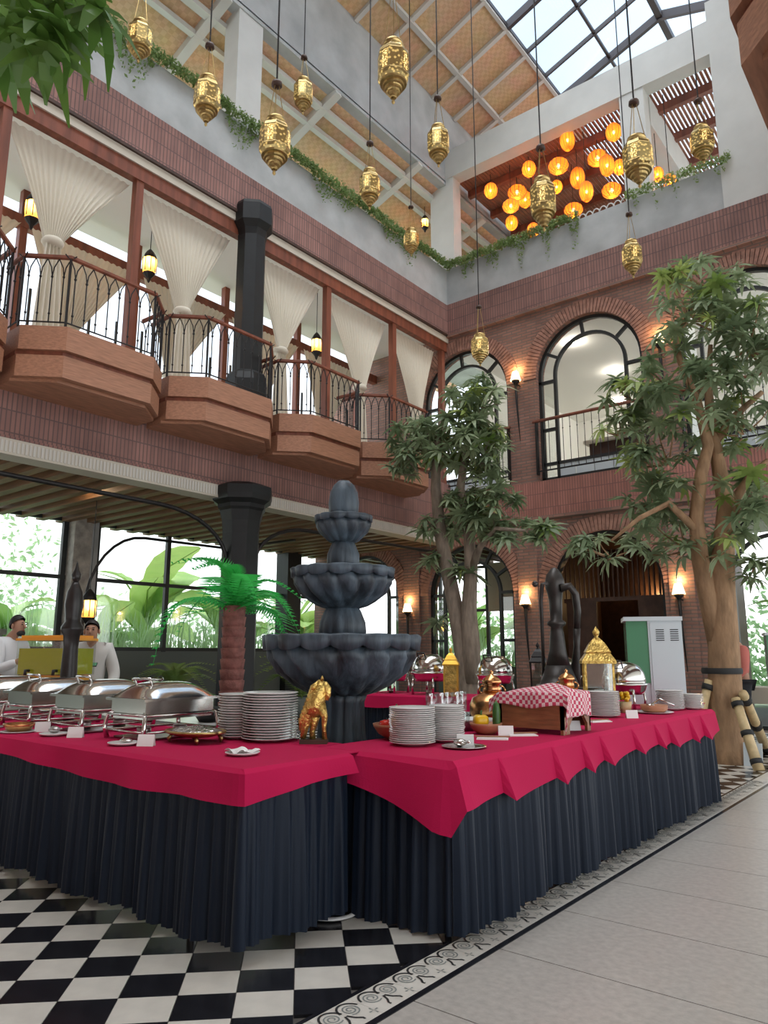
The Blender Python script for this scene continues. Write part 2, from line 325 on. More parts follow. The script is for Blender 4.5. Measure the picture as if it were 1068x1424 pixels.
for a in range(4): sg.add([(.045+.022*math.cos(a*PI/2)+.004*math.sin(a*PI/2), PER/2*.0+.0965*0+.0+.022*math.sin(a*PI/2)-.004*math.cos(a*PI/2)+.098, .0042), (.045, .098, .0042), (.045+.022*math.cos(a*PI/2)-.004*math.sin(a*PI/2), .022*math.sin(a*PI/2)+.004*math.cos(a*PI/2)+.098, .0042)], [(0, 1, 2)])
sgm, sbm = sg.mesh('scroll', 'tile_scroll_grey'), sb.mesh('scroll_outline', 'tile_scroll_black')
for k in range(60):
    y = 1.0+.0953+k*PER
    if y > 13.4: break
    t = mob('border_tile', bt, fl, (-1.897, y, 0))
    if y < 8.5: mob('scroll', sgm, t); mob('scroll_outline', sbm, t)
part(fl, 'border_line', MB().box(-2.0, -1.981, .8, 13.6, -.012, .0035), 'tile_black'); part(fl, 'border_line', MB().box(-1.813, -1.785, .8, 13.6, -.012, .0035), 'tile_black')
for k in range(-1, 17):
    y0 = 1.78+.625*k
    for x0, x1 in ((-1.784, -.28), (-.274, 1.3)):
        part(fl, 'terrazzo_slab', MB().box(x0, x1, y0+.003, y0+.622, -.012, .001), 'terrazzo')

# ------------------------------------------------------------------ back wall with arched openings
def arch_pts(cx, r, z0, zs, n=20, e=0):
    return [(cx-r-e, z0), (cx+r+e, z0)]+[(cx+(r+e)*math.cos(PI*i/n), zs+(r+e)*math.sin(PI*i/n)) for i in range(n+1)]
def wall_holes(outer, holes, y0, y1):
    mb = MB(); polys = [[Vector((x, z, 0)) for x, z in outer]]+[[Vector((x, z, 0)) for x, z in h] for h in holes]
    flat = [p for pl in polys for p in pl]; tri = tessellate_polygon(polys); n = len(flat)
    mb.add([(p.x, y0, p.y) for p in flat]+[(p.x, y1, p.y) for p in flat], [t for t in tri]+[tuple(i+n for i in t[::-1]) for t in tri])
    for pl in polys:
        k = len(pl); mb.add([(p.x, y0, p.y) for p in pl]+[(p.x, y1, p.y) for p in pl], [(i, (i+1) % k, k+(i+1) % k, k+i) for i in range(k)])
    return mb
UP0, UPS, GS = 4.78, 7.03, 2.52
GX = [(-11.55, 1.05), (-8.56, 1.08), (-5.5, 1.10), (-2.55, 1.08)]
wb = struct('wall_back', wall_holes([(-13.2, -.02), (-.6, -.02), (-.6, 8.6), (-13.2, 8.6)], [arch_pts(x, WR, UP0, UPS) for x in WIN_X]+[arch_pts(x, r, .0, 3.62-r) for x, r in GX], YB, YB+.35), 'brick_back', 'red brick end wall with arched openings on two storeys', 'wall')
part(wb, 'soldier_course', MB().box(XL-.02, -.6, YB-.06, YB+.4, 8.6, ZG0), 'soldier_back')
part(wb, 'cornice_line', MB().box(XL, -.6, YB-.09, YB, 8.55, 8.61), 'brick_back')
part(wb, 'spandrel', MB().box(XL, -.6, YB-.05, YB, 4.03, UP0-.02), 'spandrel_back')
part(wb, 'spandrel_line', MB().box(XL, -.6, YB-.08, YB, 3.97, 4.03), 'brick_back')
# rings of bricks on edge around the arches
def ring(parent, cx, r, zs, n, dep=.3):
    mb = MB()
    for i in range(n):
        a0, a1 = PI*i/n+.006, PI*(i+1)/n-.006
        c = [(cx+q*math.cos(a), zs+q*math.sin(a)) for q, a in ((r, a0), (r+dep, a0), (r+dep, a1), (r, a1))]
        mb.add([(x, YB-.025, z) for x, z in c]+[(x, YB+.02, z) for x, z in c], [(0, 1, 2, 3), (0, 4, 5, 1), (1, 5, 6, 2), (2, 6, 7, 3), (3, 7, 4, 0)])
    return tag(part(parent, 'arch_bricks', mb, 'brick_ring'), kind='stuff')
mat('brick_ring', (.33, .17, .125), .8, var=.3, scale=9)
for x in WIN_X: ring(wb, x, WR, UPS, 54)
for x, r in GX: ring(wb, x, r, 3.62-r, 50)
# flat brick pilasters beside the wall lamps
for x, z0, z1 in ((-7.13, .0, 3.9), (-4.08, 0, 3.9), (-10.1, 0, 3.9)):
    part(wb, 'pilaster', MB().box(x-.22, x+.22, YB-.04, YB, z0, z1), 'brick_back')
# grey planter parapet above
wp = struct('wall_parapet', MB().box(XL-.25, -.6, YB, YB+.35, ZG0, ZG1).box(XL-.35, XL, YF, YB+.35, ZG0, ZG1), 'concrete', 'grey concrete planter parapet running round the top storey', 'wall')

# arched steel windows of the upper floor and the ground floor
def arch_bar(mb, cx, r0, r1, z0, zs, y0, y1, n=24, legs=True):
    pts = [(cx+r0*math.cos(PI*i/n), zs+r0*math.sin(PI*i/n), cx+r1*math.cos(PI*i/n), zs+r1*math.sin(PI*i/n)) for i in range(n+1)]
    if legs: pts = [(cx+r0, z0, cx+r1, z0)]+pts+[(cx-r0, z0, cx-r1, z0)]
    k = len(pts); V = []
    for a, b, c, d in pts: V += [(a, y0, b), (c, y0, d), (c, y1, d), (a, y1, b)]
    mb.add(V, [(4*i+j, 4*i+(j+1) % 4, 4*i+4+(j+1) % 4, 4*i+4+j) for i in range(k-1) for j in range(4)])
def arch_window(name, label, cx, R, z0, zs, y, upper=True, door=False):
    root = tag(thing(name, label, 'window', (cx, y, z0)), kind='structure')
    mb = MB(); arch_bar(mb, cx, R-.07, R, z0, zs, y-.02, y+.06); ri = R-.34
    arch_bar(mb, cx, ri-.06, ri, z0, zs, y-.02, y+.06)
    mb.box(cx-R, cx+R, y-.02, y+.06, z0, z0+.07)
    if upper: mb.box(cx-R, cx+R, y-.02, y+.06, z0+.33, z0+.39)
    for a in (30, 60, 120, 150) if not upper else (40, 97, 150):
        a = math.radians(a); mb.bar((cx+ri*math.cos(a), y+.02, zs+ri*math.sin(a)), (cx+R*math.cos(a), y+.02, zs+R*math.sin(a)), .06, .07, (0, 1, 0))
    for s in (-1, 1):
        for z in ((zs-.1, zs-1.15) if upper else (zs, zs-1.0)): mb.box(*sorted((cx+s*ri, cx+s*R)), y-.02, y+.06, z-.03, z+.03)
    part(root, 'frame', mb, 'window_frame', world=True)
    if not door:
        for s in (-1, 1): part(root, 'pane', MB().box(*sorted((cx+s*ri, cx+s*(R-.07))), y+.015, y+.022, z0+.07, zs-.1), 'pane_glass', world=True)
        if upper:
            for q in range(4):
                xa = cx-ri+q*ri/2; part(root, 'kick_panel', MB().box(xa+.01, xa+ri/2-.01, y+.0, y+.03, z0+.07, z0+.33), 'machine_white', world=True)
    return root
for n, x in enumerate(WIN_X):
    wnd = arch_window('window_%d' % (n+1), ['arched black steel window in the corner beside the curtained gallery', 'arched black steel window onto a white room with a dark counter', 'arched black steel window behind the crown of the leaning-pole tree'][n], x, WR, UP0, UPS, YB+.12)
    mb = MB()
    part(wnd, 'rail', MB().tube([(x-WR-.08, YB-.08, 6.05), (x+WR+.08, YB-.08, 6.05)], .035, 8), 'red_wood', True, True)
    mb.box(x-WR, x+WR, YB-.09, YB-.07, 4.95, 4.98).box(x-WR-.03, x-WR, YB-.1, YB, 4.9, 6.05).box(x+WR, x+WR+.03, YB-.1, YB, 4.9, 6.05)
    part(wnd, 'rail_frame', mb, 'iron', world=True)
    bm_ = MB().tube([(0, 0, -.55), (0, 0, .55)], .007, 5).ball((0, 0, .3), .016, 6, 4).mesh('rail_bar', 'iron')
    for k in range(14): mob('rail_bar', bm_, wnd, (-WR+.12+k*.155, -.20, .72))
arch_window('window_4', 'arched black steel garden window at the far end of the glazed gallery', GX[0][0], GX[0][1], .02, 3.62-GX[0][1], YB+.1, False)
arch_window('window_5', 'arched black steel window behind the forked slim tree', GX[1][0], GX[1][1], .02, 3.62-GX[1][1], YB+.1, False)
arch_window('window_6', 'arched black steel window behind the thick tree trunk', GX[3][0], GX[3][1], .02, 3.62-GX[3][1], YB+.1, False)
d1 = tag(thing('door_1', 'dark arched doorway with a slatted timber transom', 'door', (GX[2][0], YB+.2, 0)), kind='structure')
mb = MB(); arch_bar(mb, GX[2][0], GX[2][1]-.06, GX[2][1], .0, 3.62-GX[2][1], YB+.05, YB+.2); part(d1, 'frame', mb, 'window_frame', world=True)
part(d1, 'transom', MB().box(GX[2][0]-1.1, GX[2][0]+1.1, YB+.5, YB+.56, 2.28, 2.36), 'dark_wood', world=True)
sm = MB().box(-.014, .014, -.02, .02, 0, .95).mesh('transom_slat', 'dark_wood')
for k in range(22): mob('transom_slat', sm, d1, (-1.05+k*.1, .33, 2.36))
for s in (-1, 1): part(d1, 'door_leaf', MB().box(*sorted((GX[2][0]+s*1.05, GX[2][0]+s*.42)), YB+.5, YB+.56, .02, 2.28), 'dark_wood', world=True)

# rooms behind the back wall
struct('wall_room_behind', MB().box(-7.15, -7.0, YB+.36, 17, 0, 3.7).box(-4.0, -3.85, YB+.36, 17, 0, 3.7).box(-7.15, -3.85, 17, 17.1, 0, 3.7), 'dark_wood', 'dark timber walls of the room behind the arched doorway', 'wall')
part(bpy.data.objects['wall_room_behind'], 'dark_ceiling', MB().box(-7.0, -4.0, YB+.36, 17, 3.7, 3.8), 'dark_wood')  # ceiling added in a dark colour that stands in for the doorway's shade
struct('ceiling_behind', MB().box(-13.2, -.6, YB+.36, 17.5, 3.86, 4.76), 'pale_ceiling', 'pale floor slab behind the brick wall', 'ceiling')
struct('wall_upper_room', MB().box(-9.2, -.6, 21, 21.1, 4.66, 8.6).box(-9.2, -9.05, 15.5, 21, 4.76, 8.35).box(-9.2, -.6, YB+.36, 21, 8.35, 8.6).box(-9.2, -.6, 17.5, 21, 4.66, 4.76).box(-4.0, -3.9, YB+.36, 15.2, 4.76, 8.35), 'pale_ceiling', 'white room seen through the middle arched window', 'wall')
ct = thing('bar_counter', 'dark timber bar counter with a pale top behind the arched window rail', 'counter', (-5.4, 15.6, 4.76))
part(ct, 'front', MB().box(-6.4, -4.5, 15.4, 15.9, 4.76, 5.9), 'dark_wood', world=True); part(ct, 'top', MB().box(-6.5, -4.4, 15.3, 16, 5.9, 5.97), 'cream_trim', world=True)
part(ct, 'back_shelf', MB().box(-6.4, -4.3, 17.0, 17.38, 4.76, 6.6), 'wood_brown', world=True)
for u, v in ((798, 475), (855, 515), (861, 557)):
    q = on_z(u, v, 8.35); o = solo('downlight', MB().lathe([(.07, -.015), (.07, 0)], q, n=12), 'downlight', 'small round downlight in the white ceiling behind the arched window', 'light', q, group='downlights of the white room'); lamp((0, 0, -.06), 14, (1, .93, .82), .06).parent = o
q = on_z(112, 673, 3.84); q.z = 3.86; o = solo('ceiling_spot', MB().lathe([(.05, -.03), (.05, 0)], q, n=12), 'downlight', 'small warm spotlight among the timber beams above the chefs', 'light', q); lamp((0, 0, -.08), 8, (1, .75, .45), .05).parent = o
# glazing and beams of the ground floor room beyond the left arches
mb = MB()
for x in np.arange(-12.9, -7.2, .42): mb.box(x-.07, x+.07, YB+.36, 17, 3.62, 3.86)
struct('trim_1', mb, 'beam_wood', 'timber ceiling beams beyond the brick arches', 'beam')
wg = tag(thing('window_7', 'black framed garden glazing with cream roller blinds beyond the brick arches', 'window', (-10, 17, 0)), kind='structure')
mb = MB()
for x in (-13.1, -11.6, -10.1, -8.6, -7.3): mb.box(x-.04, x+.04, 16.96, 17.04, 0, 3.7)
for z in (.9, 2.4, 3.55): mb.box(-13.1, -7.2, 16.97, 17.03, z-.035, z+.035)
part(wg, 'frame', mb, 'window_frame', world=True)
for x0, x1 in ((-10.0, -8.65), (-8.55, -7.3)): part(wg, 'roller_blind', MB().box(x0, x1, 16.86, 16.88, 2.35, 3.62), 'blind', world=True)
part(wg, 'sill_panel', MB().box(-13.1, -7.2, 16.95, 17.0, 0, .9), 'sill_wall', world=True)

# ------------------------------------------------------------------ left wall: gallery, posts, balconies
mb = MB().box(XL-.3, XL, YF, YB, Z1T, 5.02)
wl = struct('wall_left', mb, 'soldier_left', 'brown soldier brick band of the gallery front with timber posts above', 'wall')
part(wl, 'gallery_edge_beam', MB().box(XL-.3, XL+.02, YF, YB, Z1, Z1T), 'cream_trim')
mat('lace_trim', (.62, .60, .55), .7)
mb = MB()
for k in range(230): y = 2.2+k*.05; mb.box(XL+.02, XL+.03, y, y+.028, Z1+.03, Z1T-.03)
tag(part(wl, 'beam_moulding', mb, 'lace_trim'), kind='stuff')
part(wl, 'brick_ledge', MB().box(XL-.3, XL+.03, YF, YB, Z1T, Z1T+.03), 'soldier_left')
part(wl, 'soldier_course', MB().box(XL-.3, XL+.03, YF, YB, 8.62, ZG0), 'soldier_left')
part(wl, 'ledge_line', MB().box(XL-.3, XL+.05, YF, YB, 8.58, 8.63), 'dark_wood')
part(wl, 'cornice', MB().box(XL-.3, XL+.01, YF, YB, 8.44, 8.6), 'cream_trim')
part(wl, 'head_beam', MB().box(XL-.16, XL-.02, YF, YB, 8.22, 8.44), 'red_wood')
for y in POST_Y:
    if abs(y-7.55) > .1: part(wl, 'post', MB().box(XL-.16, XL-.04, y-.06, y+.06, 5.0, 8.3), 'red_wood')
struct('ceiling_gallery', MB().box(-13.2, XL-.3, YF, YB, 3.86, 5.0), 'pale_ceiling', 'floor slab of the gallery', 'ceiling')
struct('ceiling_upper', MB().box(-11.6, XL-.3, YF, YB, 8.6, 9.4), 'pale_ceiling', 'white ceiling over the curtained gallery', 'ceiling')
bm_ = MB().box(-2.0, 2.0, -.075, .075, -.2, 0).mesh('ceiling_beam', 'beam_wood'); cg = bpy.data.objects['ceiling_gallery']
pm = MB().box(-2.0, 2.0, -.05, .05, -.05, 0).mesh('ceiling_batten', 'cream_trim')
for k in range(33):
    y = 1.6+k*.37; mob('ceiling_beam', bm_, cg, (-11.2, y, 3.86)); mob('ceiling_batten', pm, cg, (-11.2, y+.185, 3.86))
# outer frame of the upper gallery
wf = struct('trim_2', MB().box(-11.3, -11.16, YF, YB, 7.95, 8.15), 'red_wood', 'outer timber frame of the upper gallery', 'frame')
for y in (2.7, 4.75, 6.8, 8.85, 10.9, 12.95): part(wf, 'post', MB().box(-11.29, -11.17, y-.06, y+.06, 5, 8.6), 'red_wood')
part(wf, 'window_rail', MB().box(-11.27, -11.2, YF, YB, 5.75, 5.82), 'window_frame')
mb = MB()
for k in range(24): y = 1.4+k*.51; mb.box(-11.25, -11.22, y-.02, y+.02, 5, 7.0)
part(wf, 'window_bars', mb, 'window_frame')

# unseen half of the hall behind and beside the viewer, added to block light
struct('ceiling_right_unseen', MB().box(XR+.3, 4.6, -4, YB, 3.86, 5.0).box(XR+.3, 4.6, -4, YB, 8.6, 9.4), 'pale_ceiling', 'unseen floor slabs of the opposite gallery, added to block light', 'ceiling')
struct('wall_front_unseen', MB().box(-13.2, 4.6, -4.3, -4, 0, 14.8), 'brick_back', 'unseen brick wall behind the viewer, added to block light', 'wall')
struct('wall_left_rear_unseen', MB().box(-13.2, -13.05, -4, 1.0, 0, 3.7), 'sill_wall', 'unseen gallery wall behind the viewer, added to keep lawn reflections out', 'wall')  # unseen wall added to stop the bright lawn reflecting in the steel
struct('ceiling_left_rear_unseen', MB().box(-13.2, XL, -4, YF, 3.64, 5.0).box(-13.2, XL, -4, YF, 8.6, 10.3), 'pale_ceiling', 'unseen gallery slabs behind the viewer, added to block light', 'ceiling')

# octagonal black column with capitals
col = thing('octagonal_column', 'tall black octagonal column between the gallery balconies', 'column', (-8.94, 7.55, 0))
def oct_lathe(prof): return MB().lathe([(r/math.cos(PI/8), z) for r, z in prof], n=8, rot=PI/8)
part(col, 'base', oct_lathe([(.36, 0), (.36, .28), (.30, .34)]), 'black_column')
part(col, 'lower_shaft', oct_lathe([(.275, .3), (.275, 3.2)]), 'black_column')
part(col, 'lower_capital', oct_lathe([(.275, 3.1), (.29, 3.3), (.33, 3.46), (.36, 3.5), (.36, 3.56), (.44, 3.62), (.46, 3.7), (.46, 3.83), (.3, 3.9)]), 'black_column')
part(col, 'plinth', oct_lathe([(.33, 4.9), (.33, 5.6), (.30, 5.72), (.24, 5.78)]), 'black_column')
part(col, 'upper_shaft', oct_lathe([(.235, 5.7), (.225, 8.3)]), 'black_column')
part(col, 'upper_capital', oct_lathe([(.225, 8.2), (.25, 8.32), (.33, 8.42), (.33, 8.72), (.31, 8.78)]), 'black_column')
def bracket(name, label, y0, y1, x, z_top, drop, r=.032, foot=False):
    pts = ([(x, y0, 0)] if foot else [])+[(x, y0, z_top-drop)]
    for i in range(1, 9): a = PI/2*i/8; pts.append((x, y0+(y1-y0)*.22*(1-math.cos(a)), z_top-drop+drop*math.sin(a)))
    pts.append((x, y0+(y1-y0)*.6, z_top+.02)); pts.append((x, y1, 3.655 if foot else z_top+.05))
    return solo(name, MB().tube(pts, r, 8), 'iron', label, 'bracket', (x, y0, z_top-drop), True)
bracket('arch_bracket', 'curved black iron brace springing from the column toward the chefs', 7.28, 1.5, -8.94, 3.36, .75)
bracket('arch_bracket', 'curved black iron brace springing from the column toward the brick end wall', 7.82, 13.4, -8.94, 3.36, .75)
bracket('arch_bracket', 'thin black iron arch rising beside the garden glazing', 6.3, 11.0, -11.25, 3.25, 1.3, .025, True)

# balconies: trapezoid timber bays with iron railing
XF, ZB, HF, CH = -8.1, 5.1, .60, .385
def bay(xf, hf, ch, e=0): return [(XL, -hf-ch+.02-e*.4), (xf-ch, -hf-ch-e*.4), (xf+e, -hf-e*.4), (xf+e, hf+e*.4), (xf-ch, hf+ch+e*.4), (XL, hf+ch-.02+e*.4)]
SP = .15
bal = MB().tube([(0, 0, 0), (0, 0, .66)], .0085, 5).ball((0, 0, .60), .019, 6, 4).ball((0, 0, .12), .017, 6, 4)
for s in (-1, 1): bal.tube([(0, 0, .60), (s*SP*.12, 0, .72), (s*SP*.45, 0, .82), (s*SP, 0, .88)], .008, 5)
bal_me = bal.mesh('baluster', 'iron')
def make_balcony(label, yc, mirror=False):
    root = thing('balcony', label, 'balcony', (0, yc, 4.45), group='timber bay balconies along the gallery')
    if mirror: root.location = (XR+XL, yc, 4.45); root.rotation_euler.z = PI
    z = -4.45
    part(root, 'fascia', MB().prism(bay(XF, HF, CH), ZB-.30+z, ZB+z), 'balcony_wood')
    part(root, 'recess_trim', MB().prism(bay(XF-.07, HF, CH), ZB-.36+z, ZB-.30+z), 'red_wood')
    part(root, 'lower_box', MB().prism(bay(XF-.03, HF, CH), 4.47+z, ZB-.36+z), 'balcony_wood')
    part(root, 'soffit_board', MB().prism(bay(XF-.14, HF, CH), 4.43+z, 4.47+z), 'balcony_wood')
    P = bay(XF-.06, HF, CH); zr = 6.02+z
    part(root, 'handrail', MB().tube([(x, y, zr) for x, y in P], .034, 6), 'red_wood')
    mb = MB(); mb.tube([(x, y, ZB+.07+z) for x, y in P], .011, 5)
    for x, y in P[1:5]: mb.tube([(x, y, ZB+z), (x, y, zr)], .016, 6)
    part(root, 'rail_posts', mb, 'iron')
    for (xa, ya), (xb, yb) in zip(P[:-1], P[1:]):
        L = math.hypot(xb-xa, yb-ya); n = max(2, round(L/SP)); ang = math.atan2(yb-ya, xb-xa)
        for k in range(n):
            t = (k+.5)/n; o = mob('baluster', bal_me, root, (xa+(xb-xa)*t, ya+(yb-ya)*t, ZB+.06+z), ang); o.scale.x = L/n/SP
    return root
BY = [4.66-2.11, 4.66, 6.75, 8.86, 10.95]
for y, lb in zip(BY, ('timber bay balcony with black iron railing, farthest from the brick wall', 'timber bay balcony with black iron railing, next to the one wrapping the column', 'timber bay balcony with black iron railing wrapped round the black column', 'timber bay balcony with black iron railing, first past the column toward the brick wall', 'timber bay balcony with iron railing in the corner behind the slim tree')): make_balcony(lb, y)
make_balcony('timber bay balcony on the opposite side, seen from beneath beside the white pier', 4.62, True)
struct('wall_right', MB().box(XR, XR+.3, -4, YB, 3.64, 5.02).box(XR, XR+.3, -4, YB, 8.2, 10.3), 'soldier_left', 'brick band of the opposite gallery front', 'wall')

# curtains
def curtain(label, ya, yb, yk, zk, x, kn=.10, group=None, ztop=8.22, zbot=5.05):
    root = thing('curtain', label, 'curtain', (x, yk, zbot), group=group)
    n = max(10, int((yb-ya)*9))
    def fn(u, v):
        z = ztop+(zk-ztop)*v; k = v**1.04
        y = (ya+(yb-ya)*u)*(1-k)+(yk+(u-.5)*2*kn)*k
        return (x+(.012+.03*v)*math.sin(u*n*2*PI)+.05*v*math.sin(u*5+ya), y+.05*math.sin(v*PI)*(.5-u)*2*.6, z-.02*abs(math.sin(u*n*PI))*(1-v))
    part(root, 'drape', MB().grid(fn, n*6, 14), 'curtain', True, True)
    def fn2(u, v):
        z = zk+(zbot-zk)*v; ww = kn*(1+1.4*v*(1-.3*v))
        return (x+(.03+.03*v)*math.sin(u*9*PI)+.02, yk+(u-.5)*2*ww, z)
    part(root, 'tail', MB().grid(fn2, 40, 8), 'curtain', True, True)
    part(root, 'tie', MB().lathe([(kn+.02, -.05), (kn+.05, 0), (kn+.02, .05)], (x, yk, zk), 14), 'curtain', True, True)
curtain('cream tied curtain in the open bay two posts away from the black column', POST_Y[1]+.05, POST_Y[2]-.05, 4.32, 6.75, XL-.24)
curtain('cream tied curtain between a timber post and the black column', POST_Y[2]+.08, POST_Y[3]-.22, 6.45, 6.55, XL-.24)
curtain('cream tied curtain just past the black column toward the brick wall', POST_Y[3]+.28, POST_Y[4]-.06, 8.55, 6.6, XL-.24)
curtain('cream tied curtain in the middle of the bays past the column', POST_Y[4]+.08, POST_Y[5]-.06, 10.75, 6.55, XL-.24)
curtain('cream tied curtain in the last bay by the corner arched window', POST_Y[5]+.08, POST_Y[6]-.1, 12.75, 6.3, XL-.24)
curtain('cream tied curtain at the edge of the gallery farthest from the brick wall', POST_Y[0]+.08, POST_Y[1]-.06, 2.2, 6.7, XL-.24)
for k, y in enumerate((2.7, 4.75, 6.8, 8.85, 10.9)):
    curtain('cream curtain in the outer row behind the gallery lanterns', y+.08, y+1.97, y+.75, 6.3, -11.1, .12, 'outer row of gallery curtains', 7.97)

# ground floor glazing of the left gallery
GXW = -13.0
wn = tag(thing('window_8', 'black framed garden glazing behind the chefs and the buffet', 'window', (GXW, 8, 0)), kind='structure')
mb = MB()
for y in (3.0, 5.0, 6.8, 7.45, 9.05, 10.9, 12.6): mb.box(GXW-.04, GXW+.04, y-.045, y+.045, 1.3, 3.72)
for z in (1.35, 2.64, 3.7): mb.box(GXW-.035, GXW+.035, 1, 13.6, z-.035, z+.035)
part(wn, 'frame', mb, 'window_frame', world=True)
part(wn, 'sill_panel', MB().box(GXW-.1, GXW+.02, 1, 13.6, 0, 1.32), 'sill_wall', world=True)
ys = (1.0, 3.0, 5.0, 6.8, 7.45, 9.05, 10.9, 12.6, 13.6)
for a, b in zip(ys[:-1], ys[1:]):
    for z0, z1 in ((1.39, 2.6), (2.68, 3.66)): part(wn, 'pane', MB().box(GXW-.005, GXW+.005, a+.045, b-.045, z0, z1), 'pane_glass', world=True)
part(wn, 'stone_pier', MB().box(GXW-.2, GXW+.25, 6.86, 7.2, 0, 3.75), 'stone_pier', world=True)
part(wn, 'grey_pier', MB().box(GXW-.2, GXW+.1, 7.2, 7.42, 0, 3.75), 'concrete', world=True)
part(wn, 'corner_pier', MB().box(GXW-.2, GXW+.2, 12.3, 12.75, 0, 3.75), 'black_column', world=True)

# ------------------------------------------------------------------ roof
RM = .35
def zroof(x): return 14.75+RM*(x+9) if x < -4.3 else 14.75+RM*(-4.3*2-x+9)
def zlow(x): return 12.68+RM*(x+9)
struct('wall_clerestory', MB().box(XL-.35, XL, -4, 18.5, 12.6, 14.8), 'concrete', 'grey concrete upper wall above the top storey posts', 'wall')
bb = struct('trim_3', MB().box(XL-.1, -2.3, YB, YB+.35, 12.75, 13.5), 'white_paint', 'white concrete ring beam above the terrace openings', 'beam')
part(bb, 'corner_post', MB().box(-9.46, -8.79, YB+.02, YB+.35, ZG0, 12.8), 'white_paint')
part(bb, 'pier', MB().box(-4.62, -4.12, YB+.02, YB+.35, ZG0, 12.8), 'white_paint')
part(bb, 'wide_pier', MB().box(-2.8, -.6, YB-.02, YB+.35, ZG0, 13.9), 'white_paint')
part(bb, 'post', MB().box(XL-.4, XL-.02, 7.14, 7.7, ZG0, 12.7), 'white_paint')
part(bb, 'cross_beam', MB().box(-4.5, -4.1, YB+.35, 18.2, 12.05, 12.74), 'white_paint')
# left lean-to roof: rattan ceiling, white rafters and purlins
def slope_quad(x0, x1, y0, y1, fz, dz=0):
    return MB().add([(x0, y0, fz(x0)+dz), (x1, y0, fz(x1)+dz), (x1, y1, fz(x1)+dz), (x0, y1, fz(x0)+dz), (x0, y0, fz(x0)+dz+.03), (x1, y0, fz(x1)+dz+.03), (x1, y1, fz(x1)+dz+.03), (x0, y1, fz(x0)+dz+.03)], [(3, 2, 1, 0), (4, 5, 6, 7), (0, 1, 5, 4), (1, 2, 6, 5), (2, 3, 7, 6), (3, 0, 4, 7)])
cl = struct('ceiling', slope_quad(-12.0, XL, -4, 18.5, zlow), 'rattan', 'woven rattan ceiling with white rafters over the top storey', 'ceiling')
for k in range(8):
    y = 1.1+2.87*k*.5*2 if False else 1.12+2.87*k
    if y < 18: part(cl, 'rafter', MB().bar((-12.0, y, zlow(-12.0)-.08), (XL, y, zlow(XL)-.08), .17, .16), 'white_paint')
for x, wd in ((-9.45, .16), (-9.85, .12), (-10.9, .08), (-11.9, .1)): part(cl, 'purlin', MB().bar((x, YF, zlow(x)-.10), (x, 18.5, zlow(x)-.10), wd, .10), 'white_paint')
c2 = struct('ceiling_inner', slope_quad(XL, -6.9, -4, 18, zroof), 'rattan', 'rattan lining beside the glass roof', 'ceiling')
RY = [13.15-.97*k for k in range(18)][::-1]+[14.1, 15.06, 16.02, 17.0]
for y in RY: part(c2, 'rafter', MB().bar((XL, y, zroof(XL)-.05), (-6.9, y, zroof(-6.9)-.05), .10, .09), 'white_paint')
for x, wd in ((-8.25, .12), (-6.92, .08)): part(c2, 'purlin', MB().bar((x, YF, zroof(x)-.05), (x, 18, zroof(x)-.05), wd, .09), 'white_paint')
sk = tag(thing('skylight', 'pitched glass skylight with dark steel rafters over the hall', 'skylight', (-4.3, 10, 15.5)), kind='structure')
for y in RY:
    hv = .13 if any(abs(y-q) < .05 for q in (13.15, 16.02, 10.24)) else .07
    part(sk, 'steel_rafter', MB().bar((-6.9, y, zroof(-6.9)), (-4.3, y, zroof(-4.3)), hv*.7, hv*1.6).bar((-4.3, y, zroof(-4.3)), (-1.2, y, zroof(-1.2)), hv*.7, hv*1.6), 'steel_frame', world=True)
for x, wd in ((-6.9, .08), (-5.57, .06), (-4.3, .14), (-3.03, .06), (-1.7, .08)): part(sk, 'steel_purlin', MB().bar((x, -3.8, zroof(x)), (x, 17.4, zroof(x)), wd, wd*1.3), 'steel_frame', world=True)
XS = [-6.86, -5.6, -4.37]
for ya, yb in zip(RY[:-1], RY[1:]):
    for xa, xb in zip(XS[:-1], XS[1:]):
        part(sk, 'pane', MB().add([(xa, ya+.04, zroof(xa)+.02), (xb, ya+.04, zroof(xb)+.02), (xb, yb-.04, zroof(xb)+.02), (xa, yb-.04, zroof(xa)+.02)], [(0, 1, 2, 3)]), 'sky_glass', world=True)
        xc, xd = -8.6-xa, -8.6-xb
        part(sk, 'pane', MB().add([(xd, ya+.04, zroof(xd)+.02), (xc, ya+.04, zroof(xc)+.02), (xc, yb-.04, zroof(xc)+.02), (xd, yb-.04, zroof(xd)+.02)], [(0, 1, 2, 3)]), 'sky_glass', world=True)
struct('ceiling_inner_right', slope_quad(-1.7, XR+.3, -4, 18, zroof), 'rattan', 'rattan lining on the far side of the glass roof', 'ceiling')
struct('wall_clerestory_right', MB().box(XR, XR+.35, -4, 18.5, 12.6, zroof(XR)+.05), 'concrete', 'grey concrete upper wall on the opposite side', 'wall')
struct('ceiling_right_roof', slope_quad(XR+.3, 3.3, -4, 18.5, lambda x: 12.68-RM*(x-XR)), 'rattan', 'rattan lean-to roof on the opposite side', 'ceiling')
